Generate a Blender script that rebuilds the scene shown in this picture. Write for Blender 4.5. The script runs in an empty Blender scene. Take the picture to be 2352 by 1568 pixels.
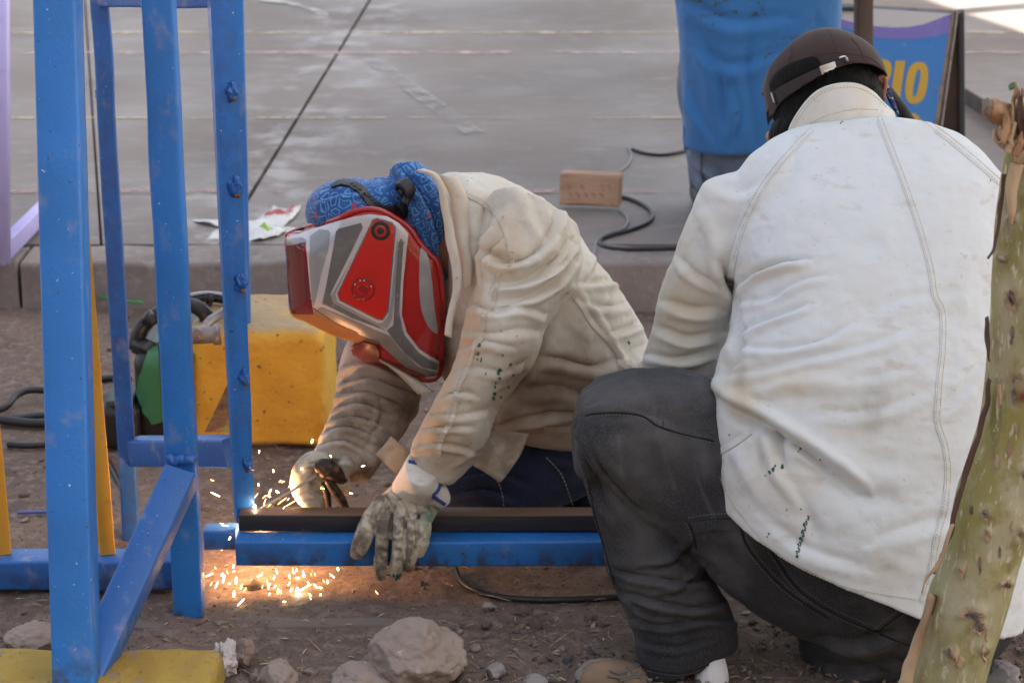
import bpy, bmesh, math, random
import numpy as np
from mathutils import Vector, Matrix, geometry
from mathutils.bvhtree import BVHTree
random.seed(7); rng = np.random.default_rng(7)
SC = bpy.context.scene
COL = SC.collection
# ---------------------------------------------------------------- camera, light, exposure
PITCH = math.radians(18.5); CAMZ = 1.54; FU = 4700.0; UW, UH = 2352.0, 1568.0
cam_d = bpy.data.cameras.new("camera"); cam = bpy.data.objects.new("camera", cam_d); COL.objects.link(cam)
cam.location = (0, 0, CAMZ); cam.rotation_euler = (math.pi/2 - PITCH, 0, 0)
cam_d.sensor_width = 36; cam_d.lens = 36*FU/UW; cam_d.clip_end = 400; cam_d.clip_start = 0.05
cam_d.dof.use_dof = True; cam_d.dof.focus_distance = 3.08; cam_d.dof.aperture_fstop = 7.5; cam_d.dof.aperture_blades = 7
SC.camera = cam
SUN_EL, SUN_AZ = math.radians(46), math.radians(80)      # azimuth from +Y towards +X
world = bpy.data.worlds.new("World"); SC.world = world; world.use_nodes = True
wn = world.node_tree.nodes; wl = world.node_tree.links
sky = wn.new("ShaderNodeTexSky"); sky.sky_type = 'NISHITA'; sky.sun_disc = False
sky.sun_elevation = SUN_EL; sky.sun_rotation = SUN_AZ; sky.air_density = 1.0; sky.dust_density = 4.0; sky.ozone_density = 1.0
wn["Background"].inputs[1].default_value = 0.07
hsv = wn.new("ShaderNodeHueSaturation"); hsv.inputs["Saturation"].default_value = 0.48     # hazy, milky sky
wl.new(sky.outputs[0], hsv.inputs["Color"]); wl.new(hsv.outputs[0], wn["Background"].inputs[0])
sun_d = bpy.data.lights.new("sun", 'SUN'); sun_d.energy = 5.0; sun_d.angle = math.radians(0.5); sun_d.color = (1.0, 0.94, 0.85)
sun = bpy.data.objects.new("sun", sun_d); COL.objects.link(sun)
SUNV = Vector((math.cos(SUN_EL)*math.sin(SUN_AZ), math.cos(SUN_EL)*math.cos(SUN_AZ), math.sin(SUN_EL)))  # towards the sun
sun.rotation_euler = SUNV.to_track_quat('Z', 'Y').to_euler(); sun.location = (8, 2, 12)
vs = SC.view_settings; vs.view_transform = 'Standard'; vs.look = 'None'; vs.gamma = 1; vs.use_curve_mapping = False
vs.exposure = 2.5
# ---------------------------------------------------------------- photograph coordinates -> world
CAM = np.array([0, 0, CAMZ]); FW = np.array([0, math.cos(PITCH), -math.sin(PITCH)]); UPV = np.array([0, math.sin(PITCH), math.cos(PITCH)])
RT = np.array([1.0, 0, 0])
def ray(px, py): return FW + (px-UW/2)/FU*RT + (UH/2-py)/FU*UPV
def P(px, py, Y):
    d = ray(px, py); return CAM + d*(Y/d[1])
def G(px, py, z=0.0):
    d = ray(px, py); return CAM + d*((z-CAMZ)/d[2])
def proj(V):
    R = np.asarray(V) - CAM; dp = R@FW
    return np.stack([UW/2 + FU*(R@RT)/dp, UH/2 - FU*(R@UPV)/dp, dp], -1)
def upm(p): return FU/((np.asarray(p)-CAM)@FW)      # picture units per metre at p
# ---------------------------------------------------------------- noise
_tab = rng.random((32, 32, 32))*2-1
def vnoise(Pt, f=1.0, off=0.0):
    q = np.asarray(Pt)*f + off + 100.0
    i = np.floor(q).astype(int); t = q-i; t = t*t*t*(t*(t*6-15)+10)
    i &= 31; j = (i+1) & 31
    x0, y0, z0 = i[..., 0], i[..., 1], i[..., 2]; x1, y1, z1 = j[..., 0], j[..., 1], j[..., 2]
    tx, ty, tz = t[..., 0], t[..., 1], t[..., 2]
    a = _tab[x0, y0, z0]*(1-tx)+_tab[x1, y0, z0]*tx; b = _tab[x0, y1, z0]*(1-tx)+_tab[x1, y1, z0]*tx
    c = _tab[x0, y0, z1]*(1-tx)+_tab[x1, y0, z1]*tx; d = _tab[x0, y1, z1]*(1-tx)+_tab[x1, y1, z1]*tx
    return (a*(1-ty)+b*ty)*(1-tz)+(c*(1-ty)+d*ty)*tz
def fbm(Pt, f=1.0, o=4, off=0.0, g=0.5):
    r = 0; a = 1.0; s = 0
    for k in range(o): r = r+a*vnoise(Pt, f*2.03**k, off+17.3*k); s += a; a *= g
    return r/s
# ---------------------------------------------------------------- materials
class N:
    def __init__(s, name):
        s.m = bpy.data.materials.new(name); s.m.use_nodes = True; s.t = s.m.node_tree; s.b = s.t.nodes["Principled BSDF"]
        tc = s.t.nodes.new("ShaderNodeTexCoord"); s.co = tc.outputs["Object"]
    def new(s, k, **kw):
        n = s.t.nodes.new(k)
        for a, v in kw.items(): setattr(n, a, v)
        return n
    def link(s, a, b): s.t.links.new(a, b)
    def vec(s, stretch=None, rot=None):
        if not stretch and not rot: return s.co
        mp = s.new("ShaderNodeMapping"); s.link(s.co, mp.inputs[0])
        if stretch: mp.inputs["Scale"].default_value = stretch
        if rot: mp.inputs["Rotation"].default_value = rot
        return mp.outputs[0]
    def noise(s, scale, detail=4, stretch=None, rough=.55, dist=0.0):
        n = s.new("ShaderNodeTexNoise"); n.inputs["Scale"].default_value = scale; n.inputs["Detail"].default_value = detail
        n.inputs["Roughness"].default_value = rough; n.inputs["Distortion"].default_value = dist
        s.link(s.vec(stretch), n.inputs["Vector"]); return n.outputs[0]
    def ramp(s, v, lo, hi, a=0.0, b=1.0):
        r = s.new("ShaderNodeMapRange"); r.interpolation_type = 'SMOOTHSTEP'
        s.link(v, r.inputs[0])
        for i, x in zip((1, 2, 3, 4), (lo, hi, a, b)): r.inputs[i].default_value = x
        return r.outputs[0]
    def mix(s, fac, a, b, mode='MIX'):
        n = s.new("ShaderNodeMix", data_type='RGBA', blend_type=mode)
        for sock, v in ((n.inputs[0], fac), (n.inputs[6], a), (n.inputs[7], b)):
            if hasattr(v, "is_linked"): s.link(v, sock)
            elif isinstance(v, (int, float)): sock.default_value = v
            else: sock.default_value = (*v, 1) if len(v) == 3 else v
        return n.outputs[2]
    def math(s, op, a, b=0.0):
        n = s.new("ShaderNodeMath", operation=op)
        for sock, v in ((n.inputs[0], a), (n.inputs[1], b)):
            if hasattr(v, "is_linked"): s.link(v, sock)
            else: sock.default_value = v
        return n.outputs[0]
    def attr(s, name): 
        n = s.new("ShaderNodeAttribute"); n.attribute_name = name; return n.outputs["Fac"]
    def bump(s, h, strength=.3, dist=.002, prev=None):
        n = s.new("ShaderNodeBump"); n.inputs["Strength"].default_value = strength; n.inputs["Distance"].default_value = dist
        s.link(h, n.inputs["Height"])
        if prev is not None: s.link(prev, n.inputs["Normal"])
        return n.outputs[0]
    def set(s, **kw):
        for k, v in kw.items():
            sock = s.b.inputs[k]
            if hasattr(v, "is_linked"): s.link(v, sock)
            elif isinstance(v, (tuple, list)): sock.default_value = (*v, 1) if len(v) == 3 else v
            else: sock.default_value = v
        return s
def surf(name, col, rough=.6, metal=0.0, var=(), bumps=(), attrs=(), coat=0.0, rvar=None, sheen=0.0, spec=.5):
    """var: (scale, detail, lo, hi, colour, amount[, stretch]); bumps: (scale, detail, strength, dist[, stretch]); attrs: (name, colour, noise scale, amount)"""
    n = N(name); c = col
    for v in var:
        f = n.ramp(n.noise(v[0], v[1], v[6] if len(v) > 6 else None), v[2], v[3], 0, v[5]); c = n.mix(f, c, v[4])
    for a in attrs:
        f = n.attr(a[0])
        if a[2]: f = n.math('MULTIPLY', f, n.ramp(n.noise(a[2], 5), .3, .62, .25, 1.15))
        f = n.math('MINIMUM', n.math('MULTIPLY', f, a[3]), 1.0); c = n.mix(f, c, a[1])
    pn = None
    for b in bumps: pn = n.bump(n.noise(b[0], b[1], b[4] if len(b) > 4 else None), b[2], b[3], pn)
    n.set(**{"Base Color": c, "Metallic": metal, "Roughness": rough, "Specular IOR Level": spec})
    if rvar: n.set(Roughness=n.ramp(n.noise(rvar[0], 4, rvar[3] if len(rvar) > 3 else None), .35, .65, rvar[1], rvar[2]))
    if coat: n.set(**{"Coat Weight": coat, "Coat Roughness": .08})
    if sheen: n.set(**{"Sheen Weight": sheen, "Sheen Roughness": .5})
    if pn is not None: n.set(Normal=pn)
    return n.m
# ---------------------------------------------------------------- objects
def wloc(o):
    v = np.zeros(3)
    while o is not None: v = v+np.array(o.location); o = o.parent
    return v
def empty(name, loc, label, cat, group=None):
    o = bpy.data.objects.new(name, None); COL.objects.link(o); o.location = loc; o.empty_display_size = .1
    return tag(o, label, cat, group)
def tag(o, label=None, cat=None, group=None, kind=None):
    for k, v in (("label", label), ("category", cat), ("group", group), ("kind", kind)):
        if v: o[k] = v
    return o
def mesh(name, V, Fc, m=None, parent=None, smooth=True, origin=None, attrs=None):
    V = np.asarray(V, float); me = bpy.data.meshes.new(name)
    base = wloc(parent) if parent is not None else (np.asarray(origin, float) if origin is not None else np.zeros(3))
    V = V-base
    if isinstance(Fc, np.ndarray):
        k = Fc.shape[1]; me.vertices.add(len(V)); me.vertices.foreach_set("co", V.ravel())
        me.loops.add(Fc.size); me.loops.foreach_set("vertex_index", Fc.ravel().astype(np.int32))
        me.polygons.add(len(Fc)); me.polygons.foreach_set("loop_start", np.arange(0, Fc.size, k, dtype=np.int32))
        me.update(calc_edges=True); me.validate()
    else:
        me.from_pydata([tuple(v) for v in V], [], [tuple(f) for f in Fc]); me.update()
    if smooth: me.polygons.foreach_set("use_smooth", np.ones(len(me.polygons), bool))
    for an, av in (attrs or {}).items():
        a = me.attributes.new(an, 'FLOAT', 'POINT'); a.data.foreach_set("value", np.asarray(av, np.float32))
    if m: me.materials.append(m)
    o = bpy.data.objects.new(name, me); COL.objects.link(o)
    if parent is not None: o.parent = parent
    else: o.location = base
    return o
def sharp(o, deg=35):
    """keep smooth shading but split at hard edges"""
    me = o.data; bm = bmesh.new(); bm.from_mesh(me)
    bmesh.ops.recalc_face_normals(bm, faces=bm.faces)
    for e in bm.edges:
        if len(e.link_faces) == 2 and e.calc_face_angle(0) > math.radians(deg): e.smooth = False
    bm.to_mesh(me); bm.free(); return o
class MB:
    """collects closed solids into one mesh"""
    def __init__(s): s.V = []; s.F = []; s.n = 0
    def add(s, V, Fc):
        V = np.asarray(V, float); s.V.append(V); s.F += [tuple(int(i)+s.n for i in f) for f in Fc]; s.n += len(V); return s
    def arr(s): return np.concatenate(s.V), s.F
    def build(s, name, m, parent=None, smooth=True, origin=None, deg=35):
        V, Fc = s.arr(); o = mesh(name, V, Fc, m, parent, smooth, origin); return sharp(o, deg) if smooth else o
def unit(v): v = np.asarray(v, float); return v/(np.linalg.norm(v)+1e-12)
def ring_faces(nr, ns, closed_ends=True):
    Fc = []
    for i in range(nr-1):
        for j in range(ns):
            k = (j+1) % ns; Fc.append((i*ns+j, i*ns+k, (i+1)*ns+k, (i+1)*ns+j))
    if closed_ends: Fc.append(tuple(range(ns))[::-1]); Fc.append(tuple((nr-1)*ns+j for j in range(ns)))
    return Fc
def rprofile(w, d, r=.004, k=3):
    pts = []
    for cx, cy, a0 in ((1, 1, 0), (-1, 1, 90), (-1, -1, 180), (1, -1, 270)):
        for i in range(k+1):
            a = math.radians(a0+90*i/k); pts.append((cx*(w/2-r)+r*math.cos(a), cy*(d/2-r)+r*math.sin(a)))
    return pts
def sweep(prof, p0, p1, side=(1, 0, 0), n=1, wob=0.0, off=0):
    """extrude a 2-D profile (x along side, y along axis x side) from p0 to p1"""
    p0 = np.asarray(p0, float); p1 = np.asarray(p1, float); ax = unit(p1-p0)
    s = np.asarray(side, float); s = unit(s-ax*(s@ax)); b = np.cross(ax, s)
    pr = np.asarray(prof); V = []
    for i in range(n+1):
        V.append((p0+(p1-p0)*i/n) + pr[:, :1]*s + pr[:, 1:]*b)
    V = np.concatenate(V)
    if wob: V = V + np.stack([vnoise(V, 9, off+k*7) for k in range(3)], -1)*wob
    return V, ring_faces(n+1, len(prof))
def bar(p0, p1, w, d, side=(1, 0, 0), r=.004, n=1, wob=0.0, off=0): return sweep(rprofile(w, d, r), p0, p1, side, n, wob, off)
def tube(pts, r, ns=8, closed=True):
    pts = [np.asarray(p, float) for p in pts]; rr = r if hasattr(r, '__len__') else [r]*len(pts); V = []
    t = unit(pts[1]-pts[0]); up = unit(np.cross(t, (0.3, 0.2, 1)))
    for i, p in enumerate(pts):
        t = unit(pts[min(i+1, len(pts)-1)]-pts[max(i-1, 0)]); up = unit(up-t*(up@t)); b = np.cross(t, up)
        a = np.arange(ns)*2*math.pi/ns; V.append(p + rr[i]*(np.cos(a)[:, None]*up + np.sin(a)[:, None]*b))
    return np.concatenate(V), ring_faces(len(pts), ns, closed)
def cr(pts, n=6, closed=False):
    """Catmull-Rom through points"""
    A = np.asarray(pts, float); m = len(A); out = []
    for i in range(m if closed else m-1):
        if closed: p0, p1, p2, p3 = A[(i-1) % m], A[i], A[(i+1) % m], A[(i+2) % m]
        else: p1, p2 = A[i], A[i+1]; p0 = A[i-1] if i > 0 else 2*p1-p2; p3 = A[i+2] if i+2 < m else 2*p2-p1
        for k in range(n):
            t = k/n; out.append(.5*((2*p1)+(p2-p0)*t+(2*p0-5*p1+4*p2-p3)*t*t+(3*p1-p0-3*p2+p3)*t**3))
    if not closed: out.append(A[-1])
    return np.array(out)
def ico(sub=2):
    bm = bmesh.new(); bmesh.ops.create_icosphere(bm, subdivisions=sub, radius=1)
    V = np.array([v.co for v in bm.verts]); Fc = [[v.index for v in f.verts] for f in bm.faces]; bm.free(); return V, Fc
def blob(c, r, sub=3, amp=.2, f=2.0, seed=0.0, flat=None):
    V, Fc = ico(sub); d = 1+amp*fbm(V, f, 4, seed); V = V*d[:, None]*np.asarray(r)+np.asarray(c); return V, Fc
def loft(st, nseg=36, sub=5, e=2.0):
    """closed solid through stations (Lx,Ly,Rx,Ry,Y,depth_radius[,tilt_deg]); L and R are the outline points at distance Y"""
    L = np.array([P(s[0], s[1], s[4][0] if isinstance(s[4], tuple) else s[4]) for s in st])
    R = np.array([P(s[2], s[3], s[4][1] if isinstance(s[4], tuple) else s[4]) for s in st])
    rb = np.array([s[5] for s in st]); C = (L+R)/2; NV = []
    for i in range(len(st)):
        s = unit(R[i]-L[i])
        if len(st[i]) > 6 and st[i][6] is not None:
            a = math.radians(st[i][6]); n = np.array([0, -math.cos(a), math.sin(a)])
        else:
            t = unit(C[min(i+1, len(st)-1)]-C[max(i-1, 0)]); n = np.cross(t, s)
            if n@(CAM-C[i]) < 0: n = -n
        NV.append(unit(n-s*(n@s)))
    data = cr(np.concatenate([L, R, rb[:, None], np.array(NV)], 1), sub); V = []
    th = np.arange(nseg)*2*math.pi/nseg; ct, sn = np.cos(th), np.sin(th)
    cx = np.sign(ct)*np.abs(ct)**(2/e); sx = np.sign(sn)*np.abs(sn)**(2/e)
    for d in data:
        l, r = d[:3], d[3:6]; c = (l+r)/2; h = (r-l)/2; n = unit(d[7:10]-unit(h)*(d[7:10]@unit(h)))
        V.append(c + cx[:, None]*h + sx[:, None]*n*max(d[6], .004))
    return np.concatenate(V), ring_faces(len(data), nseg)
def fuse(parts, voxel=.005, it=6, lam=.5):
    """one continuous skin over several closed solids"""
    mb = MB()
    for p in parts: mb.add(*p)
    V, Fc = mb.arr(); me = bpy.data.meshes.new("tmp"); me.from_pydata(V.tolist(), [], Fc)
    bm = bmesh.new(); bm.from_mesh(me); bmesh.ops.triangulate(bm, faces=[f for f in bm.faces if len(f.verts) > 4]); bmesh.ops.recalc_face_normals(bm, faces=bm.faces); bm.to_mesh(me); bm.free()
    o = bpy.data.objects.new("tmp", me); COL.objects.link(o)
    md = o.modifiers.new("r", 'REMESH'); md.mode = 'VOXEL'; md.voxel_size = voxel; md.adaptivity = 0
    dg = bpy.context.evaluated_depsgraph_get(); ev = o.evaluated_get(dg); m2 = ev.to_mesh()
    V = np.empty(len(m2.vertices)*3); m2.vertices.foreach_get("co", V); V = V.reshape(-1, 3)
    Q = np.empty(len(m2.loops), np.int32); m2.loops.foreach_get("vertex_index", Q); Q = Q.reshape(-1, 4)
    ev.to_mesh_clear(); bpy.data.objects.remove(o); bpy.data.meshes.remove(me)
    return relax(V, Q, it, lam), Q
def edges_of(Q):
    k = Q.shape[1]; E = np.concatenate([np.sort(Q[:, [i, (i+1) % k]], 1) for i in range(k)]); return np.unique(E, axis=0)
def relax(V, Q, it=5, lam=.5, mask=None):
    E = edges_of(Q); n = len(V); cnt = np.bincount(E.ravel(), minlength=n)[:, None]; V = V.copy()
    for k in range(it):
        for l in (lam, -lam*.9) if it > 3 else (lam,):
            S = np.stack([np.bincount(E[:, 0], V[E[:, 1], a], n)+np.bincount(E[:, 1], V[E[:, 0], a], n) for a in range(3)], -1)
            d = l*(S/np.maximum(cnt, 1)-V); V += d if mask is None else d*mask[:, None]
    return V
def normals(V, Q):
    a = V[Q[:, 2]]-V[Q[:, 0]]; b = V[Q[:, 3 % Q.shape[1]]]-V[Q[:, 1]] if Q.shape[1] == 4 else V[Q[:, 1]]-V[Q[:, 0]]
    fn = np.cross(a, b) if Q.shape[1] == 4 else np.cross(b, a); n = np.zeros_like(V)
    for i in range(Q.shape[1]):
        for k in range(3): n[:, k] += np.bincount(Q[:, i], fn[:, k], len(V))
    return n/(np.linalg.norm(n, axis=1, keepdims=True)+1e-12)
def seg_dist(px, pts):
    """distance in picture units to a polyline and the run (0..1) along it"""
    A = cr(pts, 4) if len(pts) > 2 else np.asarray(pts, float)
    best = np.full(len(px), 1e9); run = np.zeros(len(px)); sgn = np.zeros(len(px)); tot = len(A)-1
    for i in range(tot):
        a, b = A[i], A[i+1]; d = b-a; t = np.clip(((px-a)@d)/(d@d+1e-9), 0, 1); v = px-(a+t[:, None]*d); q = np.hypot(v[:, 0], v[:, 1])
        m = q < best; best[m] = q[m]; run[m] = ((i+t)/tot)[m]; sgn[m] = np.sign(d[0]*v[:, 1]-d[1]*v[:, 0])[m]
    return best, run, sgn
FOLD = 1.45
def sculpt(V, Q, strokes, facing=.05):
    """push cloth out (+mm) or in (-mm) along folds drawn over the visible side"""
    Nn = normals(V, Q); pr = proj(V); view = unit_rows(CAM-V); f = np.clip(((Nn*view).sum(1)-facing)/.25, 0, 1); px = pr[:, :2]; D = np.zeros(len(V))
    for s in strokes:
        pts, w, amp = s[0], s[1], s[2]; A = np.asarray(pts, float)
        m = np.where((px[:, 0] > A[:, 0].min()-4*w) & (px[:, 0] < A[:, 0].max()+4*w) & (px[:, 1] > A[:, 1].min()-4*w) & (px[:, 1] < A[:, 1].max()+4*w))[0]
        if not len(m): continue
        d, run, sg = seg_dist(px[m], pts); tap = np.clip(np.sin(np.pi*np.clip(run*.92+.04, 0, 1)), 0, 1)**.6
        x = d/w; prof = np.exp(-x*x)
        if len(s) > 3 and s[3] == 'fold':    # rolled fold: ridge on one side, hollow on the other
            xs = x*sg; prof = 1.25*np.exp(-((xs-.55)/.75)**2) - 1.35*np.exp(-((xs+.55)/.55)**2)
        D[m] += FOLD*amp*.001*prof*tap
    return V + Nn*(D*f)[:, None]
def unit_rows(A): return A/(np.linalg.norm(A, axis=1, keepdims=True)+1e-12)
def stain(V, Q, blobs=(), lines=()):
    Nn = normals(V, Q); pr = proj(V); view = unit_rows(CAM-V); f = np.clip((Nn*view).sum(1)/.15, 0, 1); px = pr[:, :2]; o = np.zeros(len(V))
    for cx, cy, rx, ry, a in blobs:
        d = ((px[:, 0]-cx)/rx)**2+((px[:, 1]-cy)/ry)**2; o = np.maximum(o, a*np.exp(-d))
    for pts, w, a in lines:
        d, r, s = seg_dist(px, pts); o = np.maximum(o, a*np.exp(-(d/w)**2))
    return o*f
def bvh_of(V, Q): return BVHTree.FromPolygons([tuple(v) for v in V], [tuple(int(i) for i in q) for q in Q])
def hit(b, px, py):
    d = Vector(ray(px, py)).normalized(); loc, nrm, i, dist = b.ray_cast(Vector(CAM), d)
    if loc is None: return None
    n = np.array(nrm)
    if n@np.array(d) > 0: n = -n
    return np.array(loc), n
def hit_near(b, px, py, Y):
    h = hit(b, px, py)
    if h: return h
    loc, n, i, d = b.find_nearest(Vector(P(px, py, Y))); n = np.array(n); return np.array(loc), n
def densify(pts, step, closed=False):
    A = np.asarray(pts, float); out = []
    m = len(A)
    for i in range(m if closed else m-1):
        a, b = A[i], A[(i+1) % m]; k = max(1, int(np.hypot(*(b-a))/step))
        for j in range(k): out.append(a+(b-a)*j/k)
    if not closed: out.append(A[-1])
    return np.array(out)
def patch(b, poly, off=.001, thick=.002, res=12, Y=3.3, rounded=0):
    """a solid panel lying on a surface, its outline given in picture units"""
    if rounded: poly = cr(poly, rounded, True)
    B = densify(poly, res, True); m = len(B); vs_ = [Vector(p) for p in B]; ed = [(i, (i+1) % m) for i in range(m)]
    x0, y0 = B.min(0); x1, y1 = B.max(0)
    gx, gy = np.meshgrid(np.arange(x0+res*.5, x1, res), np.arange(y0+res*.5, y1, res)); g = np.stack([gx.ravel(), gy.ravel()], 1)
    ins = np.zeros(len(g), bool)
    for i in range(m):
        a, c = B[i], B[(i+1) % m]; cond = (a[1] > g[:, 1]) != (c[1] > g[:, 1])
        with np.errstate(divide='ignore', invalid='ignore'): xx = (c[0]-a[0])*(g[:, 1]-a[1])/(c[1]-a[1])+a[0]
        ins ^= cond & (g[:, 0] < xx)
    g = g[ins]
    if len(g):
        dmin = np.min(np.hypot(g[:, None, 0]-B[None, :, 0], g[:, None, 1]-B[None, :, 1]), 1); g = g[dmin > res*.4]
    vs_ += [Vector(p) for p in g]
    co, e2, f2, *_ = geometry.delaunay_2d_cdt(vs_, ed, [], 1, 1e-4)
    top = []; bot = []
    for c in co:
        p, n = hit_near(b, c[0], c[1], Y); top.append(p+n*(off+thick)); bot.append(p+n*(off-.003))
    k = len(co); Fc = [tuple(f) for f in f2]; cnt = {}
    for f in Fc:
        for i in range(len(f)): cnt[(f[i], f[(i+1) % len(f)])] = 1
    side = [(a, c) for (a, c) in cnt if (c, a) not in cnt]
    F3 = list(Fc)+[tuple(i+k for i in f[::-1]) for f in Fc]+[(c, a, a+k, c+k) for a, c in side]
    return np.array(top+bot), F3
def surf_pts(b, pts, step=6, off=0.0, smooth=3):
    A = densify(cr(pts, 4) if len(pts) > 2 else pts, step); out = []
    for p in A:
        h = hit(b, p[0], p[1])
        if h: out.append(h[0]+h[1]*off)
    return out
def seam(b, lines, r=.0016, step=7, off=.0002):
    mb = MB()
    for pts in lines:
        q = surf_pts(b, pts, step, off)
        if len(q) > 2: mb.add(*tube(q, r, 6))
    return mb
def stitches(b, lines, r=.0006, dash=4.5, gap=2.5, off=.0004):
    mb = MB()
    for pts in lines:
        A = densify(cr(pts, 4) if len(pts) > 2 else pts, 1.0); L = len(A); i = 0
        while i+dash < L:
            a = hit(b, *A[int(i)]); c = hit(b, *A[int(i+dash)])
            if a and c and np.linalg.norm(a[0]-c[0]) < .02: mb.add(*tube([a[0]+a[1]*off, c[0]+c[1]*off], r, 4))
            i += dash+gap
    return mb
def lap(b, lines, w=7.0, th=.0016):
    """raised lap seam: a thin strip of leather following the surface, w picture units wide"""
    mb = MB()
    for pts in lines:
        A = densify(cr(pts, 4) if len(pts) > 2 else pts, 6.0); Lf, Rf = shift(A, -w/2), shift(A, w/2); V = []
        for i in range(len(A)):
            a, c = hit(b, *Lf[i]), hit(b, *Rf[i])
            if not a or not c or np.linalg.norm(a[0]-c[0]) > .03: continue
            n = unit(a[1]+c[1]); t = th*(1+.25*math.sin(i*1.7)); V += [a[0]-n*.002, a[0]+n*t, (a[0]+c[0])/2+n*t*1.15, c[0]+n*t, c[0]-n*.002]
        k = len(V)//5
        if k > 2: mb.add(np.array(V), ring_faces(k, 5))
    return mb
def shift(pts, d):
    """polyline moved sideways by d picture units"""
    A = np.asarray(pts, float); t = np.gradient(A, axis=0); n = np.stack([-t[:, 1], t[:, 0]], 1); n /= np.linalg.norm(n, axis=1, keepdims=True)+1e-9
    return A+n*d
# ---------------------------------------------------------------- the setting
CZ = 0.12                                            # height of the court above the dirt
CY = 4.86                                            # front edge of the court
dirt = N("dirt")
c = dirt.mix(dirt.ramp(dirt.noise(3.5, 6), .35, .7), (.17, .118, .090), (.105, .074, .058))
c = dirt.mix(dirt.ramp(dirt.noise(45, 5), .45, .7), c, (.22, .165, .135))
c = dirt.mix(dirt.ramp(dirt.noise(160, 3), .58, .66), c, (.06, .045, .038))
b = dirt.bump(dirt.noise(60, 8), .7, .006); b = dirt.bump(dirt.noise(300, 4), .5, .002, b)
dirt.set(**{"Base Color": c, "Roughness": .92, "Normal": b})
def grade(a, b, step, far, k=14):
    core = np.arange(a, b+step/2, step); t = np.linspace(0, 1, k+1)[1:]
    return np.concatenate([(a-(far)*t**3)[::-1], core, b+far*t**3])
gx = grade(-1.3, 1.5, .010, 60); gy = grade(2.3, 4.9, .010, 60)
X, Y = np.meshgrid(gx, gy); Z = np.zeros_like(X); pts = np.stack([X, Y, Z], -1).reshape(-1, 3)
near = np.clip(1-np.maximum(np.abs(pts[:, 0])-1.3, 0)/1.5, 0, 1)*np.clip(1-np.maximum(np.abs(pts[:, 1]-3.5)-1.2, 0)/.6, 0, 1)
pts[:, 2] = near*(.012*fbm(pts, 3.0, 3)+.007*fbm(pts, 16, 4, 5)) - .004
# a shallow rise near the camera where the rubble lies
nx, ny = len(gx), len(gy); I = np.arange(nx*ny).reshape(ny, nx)
Q = np.stack([I[:-1, :-1], I[:-1, 1:], I[1:, 1:], I[1:, :-1]], -1).reshape(-1, 4)
tag(mesh("ground", pts, Q, dirt.m), kind="structure")

conc = N("court_concrete")
j0, j1 = G(850, 0, CZ), G(580, 440, CZ); jd = unit(j1-j0); jn = np.array([-jd[1], jd[0], 0])
dt = conc.new("ShaderNodeVectorMath", operation='DOT_PRODUCT'); conc.link(conc.co, dt.inputs[0]); dt.inputs[1].default_value = tuple(jn)
dj = conc.math('ABSOLUTE', conc.math('SUBTRACT', dt.outputs["Value"], float(jn@j0)))
c = conc.mix(conc.ramp(conc.noise(1.1, 7), .30, .72), (.212, .168, .141), (.142, .112, .094))
c = conc.mix(conc.ramp(conc.noise(26, 5), .5, .72), c, (.17, .15, .14))
c = conc.mix(conc.math('MULTIPLY', conc.ramp(conc.noise(3.2, 8), .50, .76), .32), c, (.36, .325, .305))
edge = conc.math('MULTIPLY', conc.ramp(dj, .05, .30, 1, 0), conc.ramp(conc.noise(7, 7), .46, .66))
c = conc.mix(conc.math('MULTIPLY', conc.ramp(conc.noise(11, 9, (.6, 1.6, 1), .7), .54, .66), .35), c, (.33, .30, .28))
c = conc.mix(conc.ramp(conc.noise(90, 4), .66, .72, 0, .5), c, (.09, .075, .068))
c = conc.mix(conc.math('MULTIPLY', edge, .42), c, (.56, .53, .52))
rg = conc.ramp(conc.noise(1.6, 7), .3, .7, .38, .66)
conc.set(**{"Base Color": c, "Roughness": rg, "Normal": conc.bump(conc.noise(40, 7), .25, .003)})
def prism(poly, z0, z1):
    n = len(poly); V = [(p[0], p[1], z0) for p in poly]+[(p[0], p[1], z1) for p in poly]
    return V, [tuple(range(n))[::-1], tuple(range(n, 2*n))]+[(i, (i+1) % n, (i+1) % n+n, i+n) for i in range(n)]
def on_line(y): t = (y-j0[1])/jd[1]; return (j0+jd*t)[0]
court = tag(mesh("court", *prism([(-40, CY+.17), (40, CY+.17), (40, 45), (-40, 45)], -.1, CZ-.03), surf("joint_dirt", (.075, .06, .052), .95), smooth=False), kind="structure")
# second joint, seen between the blue posts
k0, k1 = G(203, 150, CZ), G(222, 440, CZ); kd = unit(k1-k0)
def on_line2(y): t = (y-k0[1])/kd[1]; return (k0+kd*t)[0]
ya, yb = CY+.165, 44.0; g = .0065
yk = G(0, 446, CZ)[1]
for poly in ([(on_line2(ya)+g, ya), (on_line(ya)-g, ya), (on_line(yb)-g, yb), (on_line2(yb)+g, yb)],
             [(on_line(ya)+g, ya), (39, ya), (39, yb), (on_line(yb)+g, yb)],
             [(-39, ya), (on_line2(ya)+g-.007, ya), (on_line2(yb)+g-.007, yb), (-39, yb)]):
    V, Fc = prism(poly, CZ-.028, CZ); mesh("slab", V, Fc, conc.m, court, smooth=False)
curbm = surf("curb_concrete", (.25, .21, .19), .85, var=[(6, 6, .4, .7, (.15, .125, .11), .9), (40, 5, .5, .7, (.32, .28, .26), .6)], bumps=[(35, 7, .6, .006)])
xs = [-9, -5.4, -3.2, -2.1, G(58, 640, .06)[0], -.25, .62, 1.5, 2.4, 3.6, 6, 10]
curb = None
for i in range(len(xs)-1):
    V, Fc = bar((xs[i]+.004, CY+.08, CZ/2-.035), (xs[i+1]-.004, CY+.08, CZ/2-.035), .16, CZ+.07-.0004, (0, 1, 0), .012, 24, .006, i*3)
    o = mesh("curb_block", V, Fc, curbm, court, True); sharp(o)
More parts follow.
